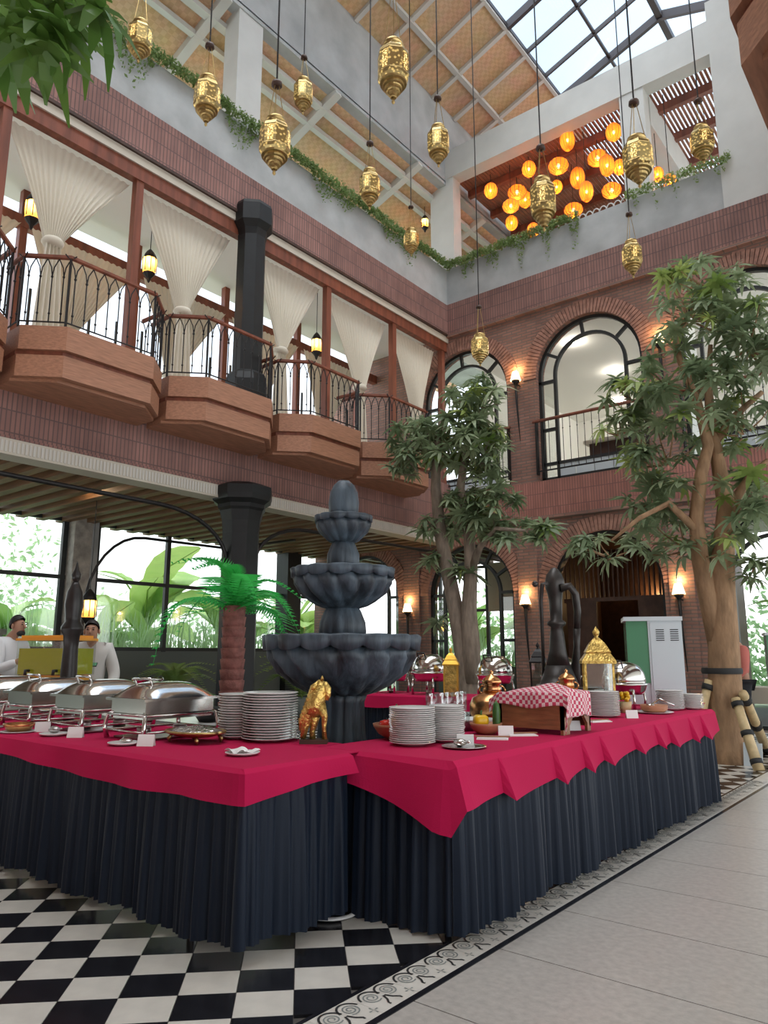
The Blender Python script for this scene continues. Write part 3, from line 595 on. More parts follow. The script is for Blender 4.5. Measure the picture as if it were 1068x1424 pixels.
# slatted pergola over the back terrace
pg = tag(thing('ceiling_pergola', 'slatted timber pergola over the lantern terrace', 'pergola', (-5, 15.8, 12.6)), kind='structure')
slm = MB().box(-.024, .024, -2.4, 2.4, -.02, .02).mesh('slat', 'slat_wood'); slw = MB().box(-.036, .036, -2.4, 2.4, -.02, .02).mesh('slat', 'slat_wood')
for k in range(82): mob('slat', slm if k > 34 else slw, pg, (-3.9+k*.085, .6, .32))
for y in (14.6, 15.7, 16.8, 17.9): part(pg, 'cross_beam', MB().box(-8.9, -1.4, y-.06, y+.06, 12.68, 12.86), 'red_wood', world=True)
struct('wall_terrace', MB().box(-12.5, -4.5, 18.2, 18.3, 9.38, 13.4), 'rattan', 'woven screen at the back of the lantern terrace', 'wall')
struct('floor_terrace', MB().box(-9, -.6, YB+.3, 18.3, 9.3, 9.38).box(-11.6, XL-.3, YB, 18.3, 9.3, 9.4), 'concrete', 'terrace floor of the top storey', 'floor')
# white hoop edging on the back parapet
hm = MB().tube([(-.075+.075*(1-math.cos(a)), 0, .1*math.sin(a)) for a in np.linspace(0, PI, 9)], .014, 5).mesh('hoop', 'white_paint')
he = thing('hoop_edging', 'white hoop edging along the top of the planter parapet', 'edging', (-6, YB+.02, ZG1))
for k in range(41): mob('hoop', hm, he, (-2.75+k*.152, 0, 0))

# ------------------------------------------------------------------ buffet tables, skirts and cloths
TZ = .77
def path_frames(P, step):
    out = []; s = 0
    for (a, b), (c, d) in zip(P[:-1], P[1:]):
        L = math.hypot(c-a, d-b); n = max(1, round(L/step)); nx, ny = (d-b)/L, -(c-a)/L
        for k in range(n): t = k/n; out.append((a+(c-a)*t, b+(d-b)*t, nx, ny, s+L*t))
        s += L
    out.append((P[-1][0], P[-1][1], nx, ny, s))
    # round the normals at the corners
    for i, (x, y, nx, ny, q) in enumerate(out):
        j0, j1 = max(0, i-2), min(len(out)-1, i+2); ax = sum(o[2] for o in out[j0:j1+1]); ay = sum(o[3] for o in out[j0:j1+1]); l = math.hypot(ax, ay); out[i] = (x, y, ax/l, ay/l, q)
    return out
def skirt(label, P, zb, ph):
    fr = path_frames(P, .011); rows = [(TZ-.005, .0), (TZ-.06, .25), (.55, .7), (.3, 1.0), (zb+.1, 1.15), (zb, 1.2)]
    def off(s, k): return -.012+k*(.013*math.sin(s*2*PI/.085+1.3*math.sin(s*3.1+ph))+.009*math.sin(s*2*PI/.042+2*math.sin(s*1.7))+.016*math.sin(s*2*PI/.33+ph)+.012)
    V = [(x+nx*off(s, k), y+ny*off(s, k), z+(.012*math.sin(s*7+ph) if i == 5 else 0)) for i, (z, k) in enumerate(rows) for x, y, nx, ny, s in fr]; n = len(fr)
    mb = MB().add(V, [(i*n+j, i*n+j+1, (i+1)*n+j+1, (i+1)*n+j) for i in range(5) for j in range(n-1)])
    return solo('table_skirt', mb, 'navy_satin', label, 'table skirt', (P[0][0], P[0][1], zb), True)
def cloth(label, rect, P, drop, fold):
    x0, x1, y0, y1 = rect; mb = MB()
    if y1 == LT[3]: mb.box(x0, x1, y0, 2.945, TZ-.005, TZ-.001).box(x0, -2.81, 2.945, y1, TZ-.004, TZ)
    else: mb.box(x0, x1, y0, y1, TZ-.004, TZ)
    fr = path_frames(P, .02); n = len(fr); R = [0, .12, .35, .7, 1.0]
    V = [(x+nx*(.024+fold(s)*k), y+ny*(.024+fold(s)*k), TZ-drop(s)*k) if k else (x, y, TZ) for k in R for x, y, nx, ny, s in fr]
    mb.add(V, [(i*n+j, i*n+j+1, (i+1)*n+j+1, (i+1)*n+j) for i in range(4) for j in range(n-1)])
    return solo('tablecloth', mb, 'crimson_cloth', label, 'tablecloth', (x0, y0, TZ), False)
def table(label, x0, x1, y0, y1, nl):
    t = thing('buffet_table', label, 'table', ((x0+x1)/2, (y0+y1)/2, 0))
    part(t, 'tabletop', MB().box(x0+.01, x1-.01, y0+.01, y1-.01, TZ-.03, TZ-.006), 'wood_brown', world=True)
    lm = MB().tube([(0, 0, 0), (0, 0, TZ-.03)], .016, 8).mesh('leg', 'steel_dull')
    for i in range(nl):
        for y in (y0+.12, y1-.12) if x1-x0 > y1-y0 else (y0+.12+(y1-y0-.24)*i/(nl-1),)*1:
            if x1-x0 > y1-y0: mob('leg', lm, t, (x0+.15+(x1-x0-.3)*i/(nl-1)-t.location.x, y-t.location.y, 0))
            else:
                for x in (x0+.12, x1-.12): mob('leg', lm, t, (x-t.location.x, y-t.location.y, 0))
def shell_cloth(x0, x1, y0, y1, z0, z1):
    t = .004; return MB().box(x0, x1, y0, y1, z1-t, z1).box(x0, x1, y0, y0+t, z0, z1).box(x0, x1, y1-t, y1, z0, z1).box(x0, x0+t, y0, y1, z0, z1).box(x1-t, x1, y0, y1, z0, z1)
LT = (-7.2, -2.52, 2.19, 3.14); RT = (-2.80, -1.96, 2.95, 7.12); FT = (-6.3, -2.25, 7.22, 7.98)
table('long buffet table carrying the rectangular chafing dishes, under crimson cloth', LT[0], -2.83, LT[2], LT[3], 6)
table('long buffet table carrying the checked-cloth crate, under crimson cloth', *RT, 5)
table('buffet table carrying the domed chafing dishes behind the fountain', *FT, 5)
skirt('black pleated skirt round the table of rectangular chafing dishes', [(-7.2, 2.19), (-2.52, 2.19), (-2.52, 2.865)], .055, 0)
skirt('navy pleated skirt round the table with the checked-cloth crate', [(-2.80, 2.95), (-1.96, 2.95), (-1.96, 7.12), (-2.80, 7.12)], .012, 2)
skirt('dark pleated skirt of the table behind the fountain', [(-6.3, 7.22), (-2.76, 7.22)], .03, 1)
def tri(s, p): q = (s/p) % 1; return q
LL = LT[1]-LT[0]
cloth('crimson tablecloth under the rectangular chafing dishes', LT, [(-7.2, 2.19), (-2.52, 2.19), (-2.52, 2.865)],
      lambda s: .115+.03*math.sin(s*1.9+.5)+(.03*max(0, 1-abs(s-LL)/.35)), lambda s: .03+.012*math.sin(s*5)+.01*math.sin(s*13))
FX = RT[1]-RT[0]
DT = [0, .38, .95, 1.33, 1.62, 2.16, 2.6, 2.88, 3.4, 3.72, 4.3]
def dart(s):
    for a, b in zip(DT[:-1], DT[1:]):
        if s < b: return (s-a)/(b-a)
    return 1
def rdrop(s):
    if s < FX: return .10+.22*(s/FX)**1.5
    q = dart(s-FX); return .165+.02*math.sin((s-FX)*2.2)+.035*(1-q)
def rfold(s):
    if s < FX: return .05+.02*math.sin(s*9)
    q = dart(s-FX); return .03+.06*(1-q)**2.5
cloth('crimson tablecloth with folded darts under the checked-cloth crate', RT, [(-2.80, 2.95), (-1.96, 2.95), (-1.96, 7.12)], rdrop, rfold)
cloth('crimson tablecloth under the domed chafing dishes behind the fountain', FT, [(-6.3, 7.22), (-2.76, 7.22)], lambda s: .13+.03*math.sin(s*4), lambda s: .03+.01*math.sin(s*9))
# round stand foot glimpsed between the skirts
st = thing('floor_stand', 'round stand foot with a pale rim peeking out between the two skirts', 'stand', (-2.66, 2.9, 0))
part(st, 'foot', MB().lathe([(.12, 0), (.13, .012), (.12, .02), (.03, .04)], n=24), 'steel_dull', True); part(st, 'rim', MB().lathe([(.128, .006), (.142, .012), (.128, .02)], n=28), 'porcelain', True)
part(st, 'stem', MB().tube([(0, 0, .02), (0, 0, .6)], .015, 8), 'steel_dull', True)

# ------------------------------------------------------------------ fountain
fo = thing('tiered_fountain', 'black stone fountain of three scalloped bowls with an egg finial', 'fountain', (-3.3, 3.68, 0))
D0 = proj(fo.location+Vector((0, 0, 1.3)))[2]
def fz(py): return at_d(475, py, D0).z
def lobes(n, amt, dip, tw=0):
    def fn(i, r, z, a):
        c = abs(math.cos((a+tw*z)*n/2)); return r*(1-amt*(1-c**.55)), z
    return fn
def bowl(name, R, zr, zb, rn, n):
    h = zr-zb; b = 14*n//2
    prof = [(rn, zb), (rn*1.25+R*.08, zb+h*.06), (R*.62, zb+h*.17), (R*.83, zb+h*.38), (R*.94, zb+h*.62), (R*.96, zb+h*.80)]
    o = part(fo, name, MB().lathe(prof, n=n*10, fn=lobes(n, .17, 0, 1.2)), 'stone_black', True)
    def rim(i, r, z, a):
        c = abs(math.cos(a*n/2)); return r*(1-.045*(1-c**.6)), z-(h*.10*c**.8 if i in (0, 1) else 0)+(h*.015*c)
    part(o, 'rim', MB().lathe([(R*.93, zb+h*.84), (R*.99, zb+h*.83), (R*1.01, zb+h*.97), (R*.98, zr), (R*.86, zr-.01), (R*.80, zr-.05), (R*.4, zr-.10), (.02, zr-.11)], n=n*10, fn=rim), 'stone_black', True)
pxm = D0/F
bowl('lower_bowl', 110*pxm, fz(884), fz(966), .16, 16); bowl('middle_bowl', 74*pxm, fz(789), fz(846), .11, 14); bowl('upper_bowl', 42*pxm, fz(712), fz(751), .07, 12)
fl_ = lambda k, am: (lambda i, r, z, a: (r*(1-am*(1-abs(math.cos(a*k/2))**.7)), z))
part(fo, 'stem', MB().lathe([(.29, -.0), (.29, .12), (.24, .16), (.22, .3), (.175, .62), (.155, .78), (.15, fz(975)), (.17, fz(964))], n=96, fn=fl_(12, .09)), 'stone_black', True)
part(fo, 'neck', MB().lathe([(.12, fz(893)), (.16, fz(880)), (.155, fz(866)), (.125, fz(850)), (.105, fz(843))], n=72, fn=fl_(12, .05)), 'stone_black', True)
part(fo, 'neck', MB().lathe([(.085, fz(796)), (.11, fz(782)), (.11, fz(768)), (.085, fz(755)), (.07, fz(748))], n=72, fn=fl_(12, .05)), 'stone_black', True)
part(fo, 'finial', MB().lathe([(.07, fz(716)), (.10, fz(706)), (.105, fz(692)), (.095, fz(676)), (.07, fz(665)), (.04, fz(659)), (.004, fz(657))], n=72, fn=fl_(10, .06)), 'stone_black', True)
part(fo, 'basin', MB().lathe([(.60, 0), (.60, .16), (.56, .2), (.5, .2), (.48, .1), (.2, .1)], n=32), 'stone_black', True)

# ------------------------------------------------------------------ plates
def plate_mesh(r): return MB().lathe([(r*.5, 0), (r*.58, .002), (r*.72, .008), (r*.97, .0175), (r, .019), (r*.985, .022), (r*.7, .012), (r*.55, .0065), (.0001, .006)], n=32).mesh('plate', 'porcelain', True)
def stack(cx, cy, r, n, label, group, pitch=.0125, z=TZ):
    me = plate_mesh(r); rng = random.Random(int(abs(cx*100)+n))
    for k in range(n): tag(mob('plate', me, None, (cx+rng.uniform(-.003, .003), cy+rng.uniform(-.003, .003), z+k*pitch)), label, 'plate', group)
def stack_px(px_, py_, top, wpx, label, group, pitch=.0125):
    p = on_z(px_, py_, TZ); d = proj(p)[2]; r = wpx/2*d/F; h = abs(at_d(px_, top, d).z-at_d(px_, py_, d).z)
    p = Vector((p.x, p.y, 0)); f2 = Vector((fw[0], fw[1], 0)).normalized(); p += f2*r*.5
    stack(p.x, p.y, r, max(4, round((h-.02)/pitch)), label, group, pitch); return p, r
stack_px(372, 1032, 962, 79, 'white dinner plate in the tall stack beside the gold figurine', 'plates stacked by the gold figurine', .0145)
stack(-3.46, 2.95, .115, 17, 'white plate in the stack between a chafing dish and the tallest stack', 'plates stacked by the chafing dish', .0145)
stack_px(574, 1038, 983, 66, 'white plate in the stack at the draped corner of the table', 'plates stacked at the table corner', .0105)
stack(-2.40, 3.56, .100, 18, 'small white plate in the stack just behind the corner stack', 'small plates behind the corner stack', .0105)
stack_px(842, 998, 961, 48, 'white plate in the stack beside the checked-cloth crate', 'plates stacked by the crate', .0125)
stack(-2.21, 6.78, .12, 13, 'white plate in the stack by the roll-top chafing dish', 'plates stacked by the roll-top dish', .0125)
stack(-2.08, 7.00, .09, 10, 'small white plate in the stack below the drinks cabinet', 'small plates below the drinks cabinet', .0125)

# ------------------------------------------------------------------ rectangular chafing dishes
def chafer(x, y, label, open_=0):
    t = thing('chafing_dish', label, 'chafing dish', (x, y, TZ)); W, L = .185, .25; t.scale = (1, 1, .88)
    for sx in (-1, 1):
        for sy in (-1, 1):
            part(t, 'leg', MB().tube([(sx*(W+.0), sy*L, 0), (sx*(W+.015), sy*(L+.01), .07), (sx*(W+.005), sy*L, .15), (sx*(W-.03), sy*(L-.02), .17)], [.016, .013, .012, .011], 8), 'steel', True)
    f = MB()
    for z in (.05, .155):
        f.tube([(-W, -L, z), (W, -L, z), (W, L, z), (-W, L, z), (-W, -L, z)], .009, 6)
    part(t, 'frame', f, 'steel', True)
    part(t, 'water_pan', MB().prism([(-W+.012, -L+.012), (W-.012, -L+.012), (W-.012, L-.012), (-W+.012, L-.012)], .13, .25), 'steel')
    rim = MB().box(-W-.015, W+.015, -L-.015, L+.015, .245, .262); part(t, 'rim', rim, 'steel')
    def lid(u, v):
        a = (u-.5)*2; b = (v-.5)*2; h = .10*(1-abs(a)**3.2)*(1-abs(b)**4)
        return (a*(W+.005), b*(L+.005), .263+h)
    ld = part(t, 'lid', MB().grid(lid, 18, 18), 'steel', True)
    part(ld, 'handle', MB().tube([(-.08, -L*.55, .335), (-.08, -L*.62, .385), (.08, -L*.62, .385), (.08, -L*.55, .335)], .009, 8), 'steel', True)
    part(ld, 'hinge_bar', MB().tube([(-.16, -L+.01, .268), (.16, -L+.01, .268)], .006, 6), 'steel')
    for sy in (-.5, .5): part(t, 'burner', MB().lathe([(.04, 0), (.042, .05), (.036, .055), (.0, .055)], (0, sy*L, .012), 16), 'steel_dull', True)
    part(t, 'base_tray', MB().box(-W+.02, W-.02, -L+.03, L-.03, .004, .012), 'steel_dull')
chafer(-3.91, 2.75, 'rectangular steel chafing dish beside the white plate stacks'); chafer(-4.57, 2.75, 'rectangular steel chafing dish in the middle of the row')
chafer(-5.23, 2.75, 'rectangular steel chafing dish before the turned black post'); chafer(-5.89, 2.75, 'rectangular steel chafing dish at the chefs\' end of the row')
# menu cards, saucers and small dishes
def card(x, y, label, rz=.3, w=.045, h=.06):
    mb = MB().add([(-w, 0, 0), (w, 0, 0), (w, .02, h), (-w, .02, h), (-w, .04, 0), (w, .04, 0)], [(0, 1, 2, 3), (3, 2, 5, 4)])
    o = mob('menu_card', mb.mesh('menu_card', 'paper'), None, (x, y, TZ), rz); o.modifiers.new('thick', 'SOLIDIFY').thickness = .0015; tag(o, label, 'menu card')
def at_t(px_, py_): p = on_z(px_, py_, TZ); return p.x, p.y
for (px_, py_), rz, lb in (((58, 1018), .9, 'white folded menu card beside the saucer at the chefs\' end'), ((103, 1026), .7, 'white folded menu card at the edge of the crimson cloth before the chafing dishes'), ((201, 1038), .6, 'small white card tucked by the foil covered platter'), ((647, 1038), .5, 'white folded menu card on the silver tray'), ((704, 1024), .6, 'white folded menu card behind the folded napkins'), ((799, 1016), .8, 'white folded menu card leaning below the crate'), ((880, 999), .7, 'white folded menu card by the flower pot')):
    card(*at_t(px_, py_), lb, rz)
def saucer(x, y, r, label, name='saucer'):
    t = thing(name, label, 'plate', (x, y, TZ)); part(t, 'dish', MB().lathe([(r*.55, 0), (r*.9, .008), (r, .014), (r*.97, .017), (r*.6, .007), (.0001, .006)], n=28), 'porcelain', True); return t
t = saucer(*at_t(75, 1023), .085, 'white saucer holding a dark ladle before the middle chafing dish'); part(t, 'ladle', MB().ball((0, 0, .035), (.045, .03, .022)).tube([(.03, 0, .04), (.14, -.03, .05)], .006, 6), 'steel_dull', True)
t = saucer(*at_t(172, 1036), .085, 'white saucer holding a steel spoon before the nearest chafing dish'); part(t, 'spoon', MB().ball((.02, 0, .025), (.045, .03, .012)).tube([(0, 0, .025), (-.09, .05, .035)], .005, 6), 'steel', True)
for k, (u, v, lb) in enumerate(((-20, 1012, 'copper toned shallow bowl at the chefs\' end of the table'), (26, 1018, 'copper toned shallow bowl next to a menu card'))):
    x, y = at_t(u, v); t = thing('shallow_bowl', lb, 'bowl', (x, y, TZ)); part(t, 'bowl', MB().lathe([(.06, 0), (.09, .04), (.095, .055), (.088, .055), (.05, .012), (.001, .01)], n=24), 'copper', True); part(t, 'underplate', MB().lathe([(.07, 0), (.11, .004), (.115, .008), (.06, .006)], n=24), 'porcelain', True)
x, y = at_t(337, 1050); t = saucer(x, y, .085, 'small white plate with a crumpled napkin at the table edge')
part(t, 'napkin', MB().grid(lambda u, v: ((u-.5)*.15, (v-.5)*.1, .022+.012*math.sin(u*9)*math.cos(v*7)), 12, 8), 'napkin', True)
# foil covered platter on little feet
x, y = at_t(268, 1032); pl = thing('covered_platter', 'foil covered oval serving platter on small brass feet', 'platter', (x, y+.015, TZ))
def foil(u, v):
    a = u*2*PI; r = .02+v*.98; return (.19*r*math.cos(a), .13*r*math.sin(a), .055+.03*(1-r**2)+.006*math.sin(a*13)*v)
part(pl, 'dish', MB().lathe([(.6, .03), (.95, .045), (1, .06), (.97, .06), (.6, .04), (.01, .04)], n=32, fn=lambda i, r, z, a: (r*.155*(1+.18*math.cos(2*a)), z)), 'red_sauce', True)
part(pl, 'foil_cover', MB().grid(foil, 40, 6), 'foil', True)
part(pl, 'rim_trim', MB().tube([(.195*math.cos(a), .14*math.sin(a), .058) for a in np.linspace(0, 2*PI, 30)], .008, 6), 'antique_brass', True)
for sx, sy in ((-1, -1), (1, -1), (-1, 1), (1, 1)): part(pl, 'foot', MB().tube([(sx*.12, sy*.08, 0), (sx*.125, sy*.085, .02), (sx*.11, sy*.075, .04)], [.006, .012, .008], 8), 'antique_brass', True)
# gold figurine
x, y = at_t(433, 1034); g = thing('gold_figurine', 'gilded carved figurine on a dark base beside the fountain', 'figurine', (x, y+.02, TZ), YAW)
part(g, 'base', MB().box(-.075, .075, -.05, .05, 0, .022), 'dark_wood')
mb = MB()
mb.tube([(.045, 0, .335), (.035, 0, .30), (.015, 0, .25), (.0, 0, .20), (-.015, 0, .15)], [.018, .032, .05, .055, .045], 12)
mb.tube([(.05, 0, .325), (.068, 0, .29), (.072, 0, .255), (.066, 0, .23)], [.018, .024, .018, .012], 10)
mb.tube([(-.01, 0, .22), (-.04, 0, .15), (-.055, 0, .08), (-.06, 0, .025)], [.04, .035, .022, .016], 10)
mb.tube([(.0, .02, .17), (-.005, .02, .10), (-.012, .02, .06), (-.01, .02, .02)], [.04, .022, .016, .018], 10)
mb.tube([(.03, -.01, .20), (.058, -.01, .14), (.055, -.01, .08), (.06, -.01, .02)], [.035, .018, .012, .014], 10)
part(g, 'figure', mb, 'gold_paint', True)
mb = MB()
for k in range(9): mb.tube([(.03-.006*k, 0, .335-.02*k), (-.01-.008*k, -.02+.005*(k % 3), .30-.022*k), (-.03-.006*k, .0, .26-.024*k)], [.012, .016, .006], 6)
for sx in (-.012, .012): mb.tube([(.04, sx, .34), (.04, sx*1.6, .362)], [.01, .002], 6)
part(g, 'carved_crest', mb, 'gold_paint', True)

# items on the side table
def bowl_of(name, label, x, y, r, h, m, z=TZ):
    t = thing(name, label, 'bowl', (x, y, z)); part(t, 'bowl', MB().lathe([(r*.5, 0), (r*.8, h*.35), (r*.97, h*.8), (r, h), (r*.94, h), (r*.75, h*.4), (.001, h*.2)], n=32), m, True); return t
bx, by = -2.70, 3.53
bowl_of('salad_bowl', 'wide terracotta bowl of tomatoes behind the corner plates', bx, by, .165, .085, 'terracotta')
tmt = MB().lathe([(.0, 0), (.025, .004), (.042, .02), (.045, .036), (.038, .055), (.018, .062), (.0, .057)], n=20, fn=lambda i, r, z, a: (r*(1+.05*math.cos(5*a)), z)).mesh('tomato', 'tomato', True)
stm = MB().tube([(0, 0, .056), (.003, 0, .072)], .003, 5).mesh('stem', 'cucumber')
for k, (dx, dy, dz) in enumerate([(.088*math.cos(a), .088*math.sin(a), .0) for a in np.arange(5)*2*PI/5+.3]+[(0, 0, .012)]+[(.055*math.cos(a), .055*math.sin(a), .064) for a in (.6, .6+2*PI/3)]):
    o = tag(mob('tomato', tmt, None, (bx+dx, by+dy, TZ+dz+.05)), 'ripe red tomato heaped in the wide terracotta bowl', 'tomato', 'tomatoes in the wide bowl'); mob('stem', stm, o); o.scale = (.92,)*3
def pepper(x, y, z, s, label):
    t = thing('bell_pepper', label, 'pepper', (x, y, z)); part(t, 'fruit', MB().lathe([(.0, .004), (.025, 0), (.038, .015), (.043, .04), (.04, .062), (.026, .072), (.008, .066), (0, .062)], n=30, fn=lambda i, r, q, a: (r*s*(1+.09*math.cos(4*a)), q*s)), 'yellow_veg', True); part(t, 'stem', MB().tube([(0, 0, .06*s), (.004, .003, .095*s)], [.008*s, .005*s], 6), 'cucumber', True)
pepper(bx+.055*math.cos(.6+4*PI/3), by+.055*math.sin(.6+4*PI/3), TZ+.112, .9, 'yellow pepper lying among the tomatoes')
sx_, sy_ = at_t(673, 1022)
bowl_of('small_bowl', 'small terracotta bowl holding a yellow pepper and a cucumber', sx_-.02, sy_+.06, .10, .065, 'terracotta')
pepper(sx_-.05, sy_+.05, TZ+.03, 1.15, 'yellow pepper standing in the small terracotta bowl')
c = thing('cucumber', 'dark green cucumber standing upright in the small terracotta bowl', 'cucumber', (sx_+.04, sy_+.08, TZ+.02)); part(c, 'fruit', MB().tube([(0, 0, 0), (.002, 0, .05), (.004, 0, .12), (.003, 0, .16), (.003, 0, .175)], [.018, .024, .024, .018, .006], 14), 'cucumber', True); part(c, 'tip', MB().ball((.003, 0, .176), .007, 8, 6), 'leaf_vine', True)
x, y = at_t(620, 1012)
t = bowl_of('serving_bowl', 'shallow white serving bowl behind the small stack', -2.66, 4.25, .14, .07, 'porcelain')
t = thing('serving_tray', 'round silver tray with a scoop beside the small plates', 'tray', (*at_t(645, 1040), TZ)); part(t, 'tray', MB().lathe([(.10, 0), (.112, .01), (.118, .012), (.11, .007), (.001, .004)], n=36), 'steel', True)
part(t, 'scoop', MB().ball((-.03, .01, .025), (.04, .03, .02)).tube([(0, 0, .03), (.06, -.03, .035)], .006, 6), 'steel', True)
for k, (u, v, lb) in enumerate(((685, 1028, 'white napkin with chopsticks laid before the small terracotta bowl'), (725, 1023, 'white napkin with chopsticks laid by the crate leg'), (832, 1004, 'white napkin bundle at the foot of the plates by the crate'))):
    x, y = at_t(u, v); t = thing('folded_napkin', lb, 'napkin', (x, y, TZ), .5+.3*k)
    part(t, 'cloth', MB().box(-.09, .09, -.045, .045, 0, .006).box(-.085, .08, -.04, .043, .006, .011), 'napkin'); part(t, 'chopsticks', MB().tube([(-.1, -.01, .015), (.1, .005, .015)], .004, 6).tube([(-.1, .005, .015), (.1, .02, .015)], .004, 6), 'wood_brown')
# wooden crate with checked cloth
cx_, cy_ = at_t(784, 1023); cr_ = thing('wooden_crate', 'reddish wooden step crate under the checked cloth', 'crate', (cx_, cy_, TZ)); CW, CD, CHT = .44, .40, .24
part(cr_, 'front_board', MB().box(-CW, 0, 0, .02, .03, CHT-.015), 'wood_brown'); part(cr_, 'back_board', MB().box(-CW, 0, CD-.02, CD, .03, CHT-.015), 'wood_brown')
def side_poly():
    pts = [(0, 0), (0, CHT), (CD, CHT), (CD, 0), (CD-.05, 0), (CD-.05, .05), (CD-.10, .10), (.14, .10), (.09, .05), (.09, 0)]; return pts
def side_panel(x0):
    P = side_poly(); n = len(P); tri_ = tessellate_polygon([[Vector((a, b, 0)) for a, b in P]])
    return MB().add([(x0, a, b) for a, b in P]+[(x0+.02, a, b) for a, b in P], [t for t in tri_]+[tuple(i+n for i in t[::-1]) for t in tri_]+[(i, (i+1) % n, n+(i+1) % n, n+i) for i in range(n)])
part(cr_, 'side_panel', side_panel(-.02), 'wood_brown'); part(cr_, 'side_panel', side_panel(-CW), 'wood_brown'); part(cr_, 'top_board', MB().box(-CW, 0, 0, CD, CHT-.015, CHT), 'wood_brown')
gm = bpy.data.meshes.new('checked_cloth'); mbg = MB()
def gfn(u, v):
    x = -.5+u*.66; y = -.09+v*.46; z = CHT+.006+.012*math.sin(u*11+v*4)*math.cos(v*9)+.055*math.exp(-((u-.55)**2+(v-.5)**2)/.05)
    if y < -.01: z -= (-.01-y)*1.05; y = -.022-.015*math.sin(u*14)
    if x > .015: z -= (x-.015)*1.0+.0; x = .028+.012*math.sin(v*12)
    return (x, y, z-(.0 if u > .12 else (.12-u)*.4))
mbg.grid(gfn, 40, 36); gme = mbg.mesh('checked_cloth', 'gingham', True); uvl = gme.uv_layers.new(name='UVMap')
for lp in gme.loops: i = lp.vertex_index; uvl.data[lp.index].uv = ((i % 41)/40*1.2, (i//41)/36*.85)
gcl = tag(mob('checked_cloth', gme, None, (cx_, cy_, TZ)), 'red and white checked cloth draped over the wooden crate', 'cloth'); gcl.modifiers.new('thick', 'SOLIDIFY').thickness = .003
# copper and brass vessels
def vessel(label, x, y, s, tall, z=TZ):
    t = thing('copper_urn', label, 'urn', (x, y, z))
    part(t, 'body', MB().lathe([(r*s, q*s) for r, q in ((.10, 0), (.16, .03), (.19, .10), (.19, .17), (.165, .225), (.10, .26), (.075, .275))], n=40), 'copper', True)
    lid_ = part(t, 'lid', MB().lathe([(r*s, q*s) for r, q in ((.078, .275), (.075, .30), (.065, .335), (.085, .345), (.08, .37), (.05, .40), (.02, .415), (.012, .43), (.018, .44), (.0, .455))], n=32), 'copper', True)
    for sg_ in (-1, 1): part(t, 'handle', MB().tube([(sg_*(.075+.05*math.sin(a))*s, 0, (.29+.035*math.cos(a))*s) for a in np.linspace(.2, PI-.1, 10)], .008*s, 6), 'copper', True)
vessel('large round copper urn with a lid between the small bowl and the crate', -2.70, 4.57, .82, 1); vessel('smaller copper urn with a lid beside the gold lantern', -2.68, 5.72, .80, 1)
def house_lantern(label, x, y, s, m, z=TZ, hs=1.0, pm='clear_glass'):
    t = thing('table_lantern', label, 'lantern', (x, y, z), .5); w_ = .10*s
    part(t, 'base', MB().box(-w_*1.1, w_*1.1, -w_*1.1, w_*1.1, 0, .03*s), m)
    for a in (-1, 1):
        for b in (-1, 1): part(t, 'corner_bar', MB().box(a*w_-.008*s, a*w_+.008*s, b*w_-.008*s, b*w_+.008*s, .03*s, .30*s*hs), m)
    for a in range(4):
        o = part(t, 'pane', MB().box(-w_, w_, w_-.002, w_+.002, .03*s, .30*s*hs), pm); o.rotation_euler.z = a*PI/2
    h = .30*s*hs
    rf = part(t, 'roof', MB().lathe([(w_*1.75, h), (w_*1.75, h+.02*s), (w_*1.25, h+.075*s), (w_*1.3, h+.085*s), (w_*.8, h+.15*s), (w_*.3, h+.19*s)], n=4, rot=PI/4), m)
    part(rf, 'finial', MB().lathe([(w_*.3, h+.185*s), (.012*s, h+.20*s), (.022*s, h+.215*s), (.028*s, h+.235*s), (.012*s, h+.26*s), (.0, h+.28*s)], n=12), m, True)
    part(t, 'candle', MB().lathe([(.035*s, .03*s), (.035*s, .17*s), (.0, .175*s)], n=14), 'napkin', True)
house_lantern('gold painted lantern with a tiered roof and a candle beside the roll-top dish', -2.58, 6.13, 1.12, 'gold_paint', hs=1.2)
house_lantern('slender yellow lantern standing on the table behind the fountain', -4.93, 7.42, .78, 'yellow_gold', hs=1.5, pm='gold_paint')
house_lantern('black metal lantern on the table behind the copper urn', -3.98, 7.78, .85, 'iron', hs=1.5)
# small things at the far end
fp = thing('flower_pot', 'small wooden pot with yellow blossoms beside the crate plates', 'flower pot', (*at_t(870, 991), TZ)); part(fp, 'pot', MB().lathe([(.045, 0), (.055, .09), (.05, .09), (.0, .08)], n=16), 'bamboo', True)
mb = MB(); rng = random.Random(3)
for k in range(14): mb.ball((rng.uniform(-.04, .04), rng.uniform(-.04, .04), .10+rng.random()*.06), .02, 6, 5)
part(fp, 'blossoms', mb, 'yellow_veg', True)
x, y = at_t(910, 992); t = thing('ceramic_dish', 'brown lidded dish with a ladle on a white plate near the table end', 'dish', (x, y, TZ)); part(t, 'plate', MB().lathe([(.09, 0), (.15, .012), (.155, .016), (.08, .01)], n=28), 'porcelain', True)
part(t, 'pot', MB().lathe([(.08, .012), (.105, .03), (.11, .07), (.10, .07), (.001, .05)], n=28), 'terracotta', True); part(t, 'ladle', MB().tube([(-.03, 0, .06), (.05, 0, .12), (.16, .02, .07)], .007, 6).ball((-.03, 0, .06), (.035, .03, .02)), 'steel', True)
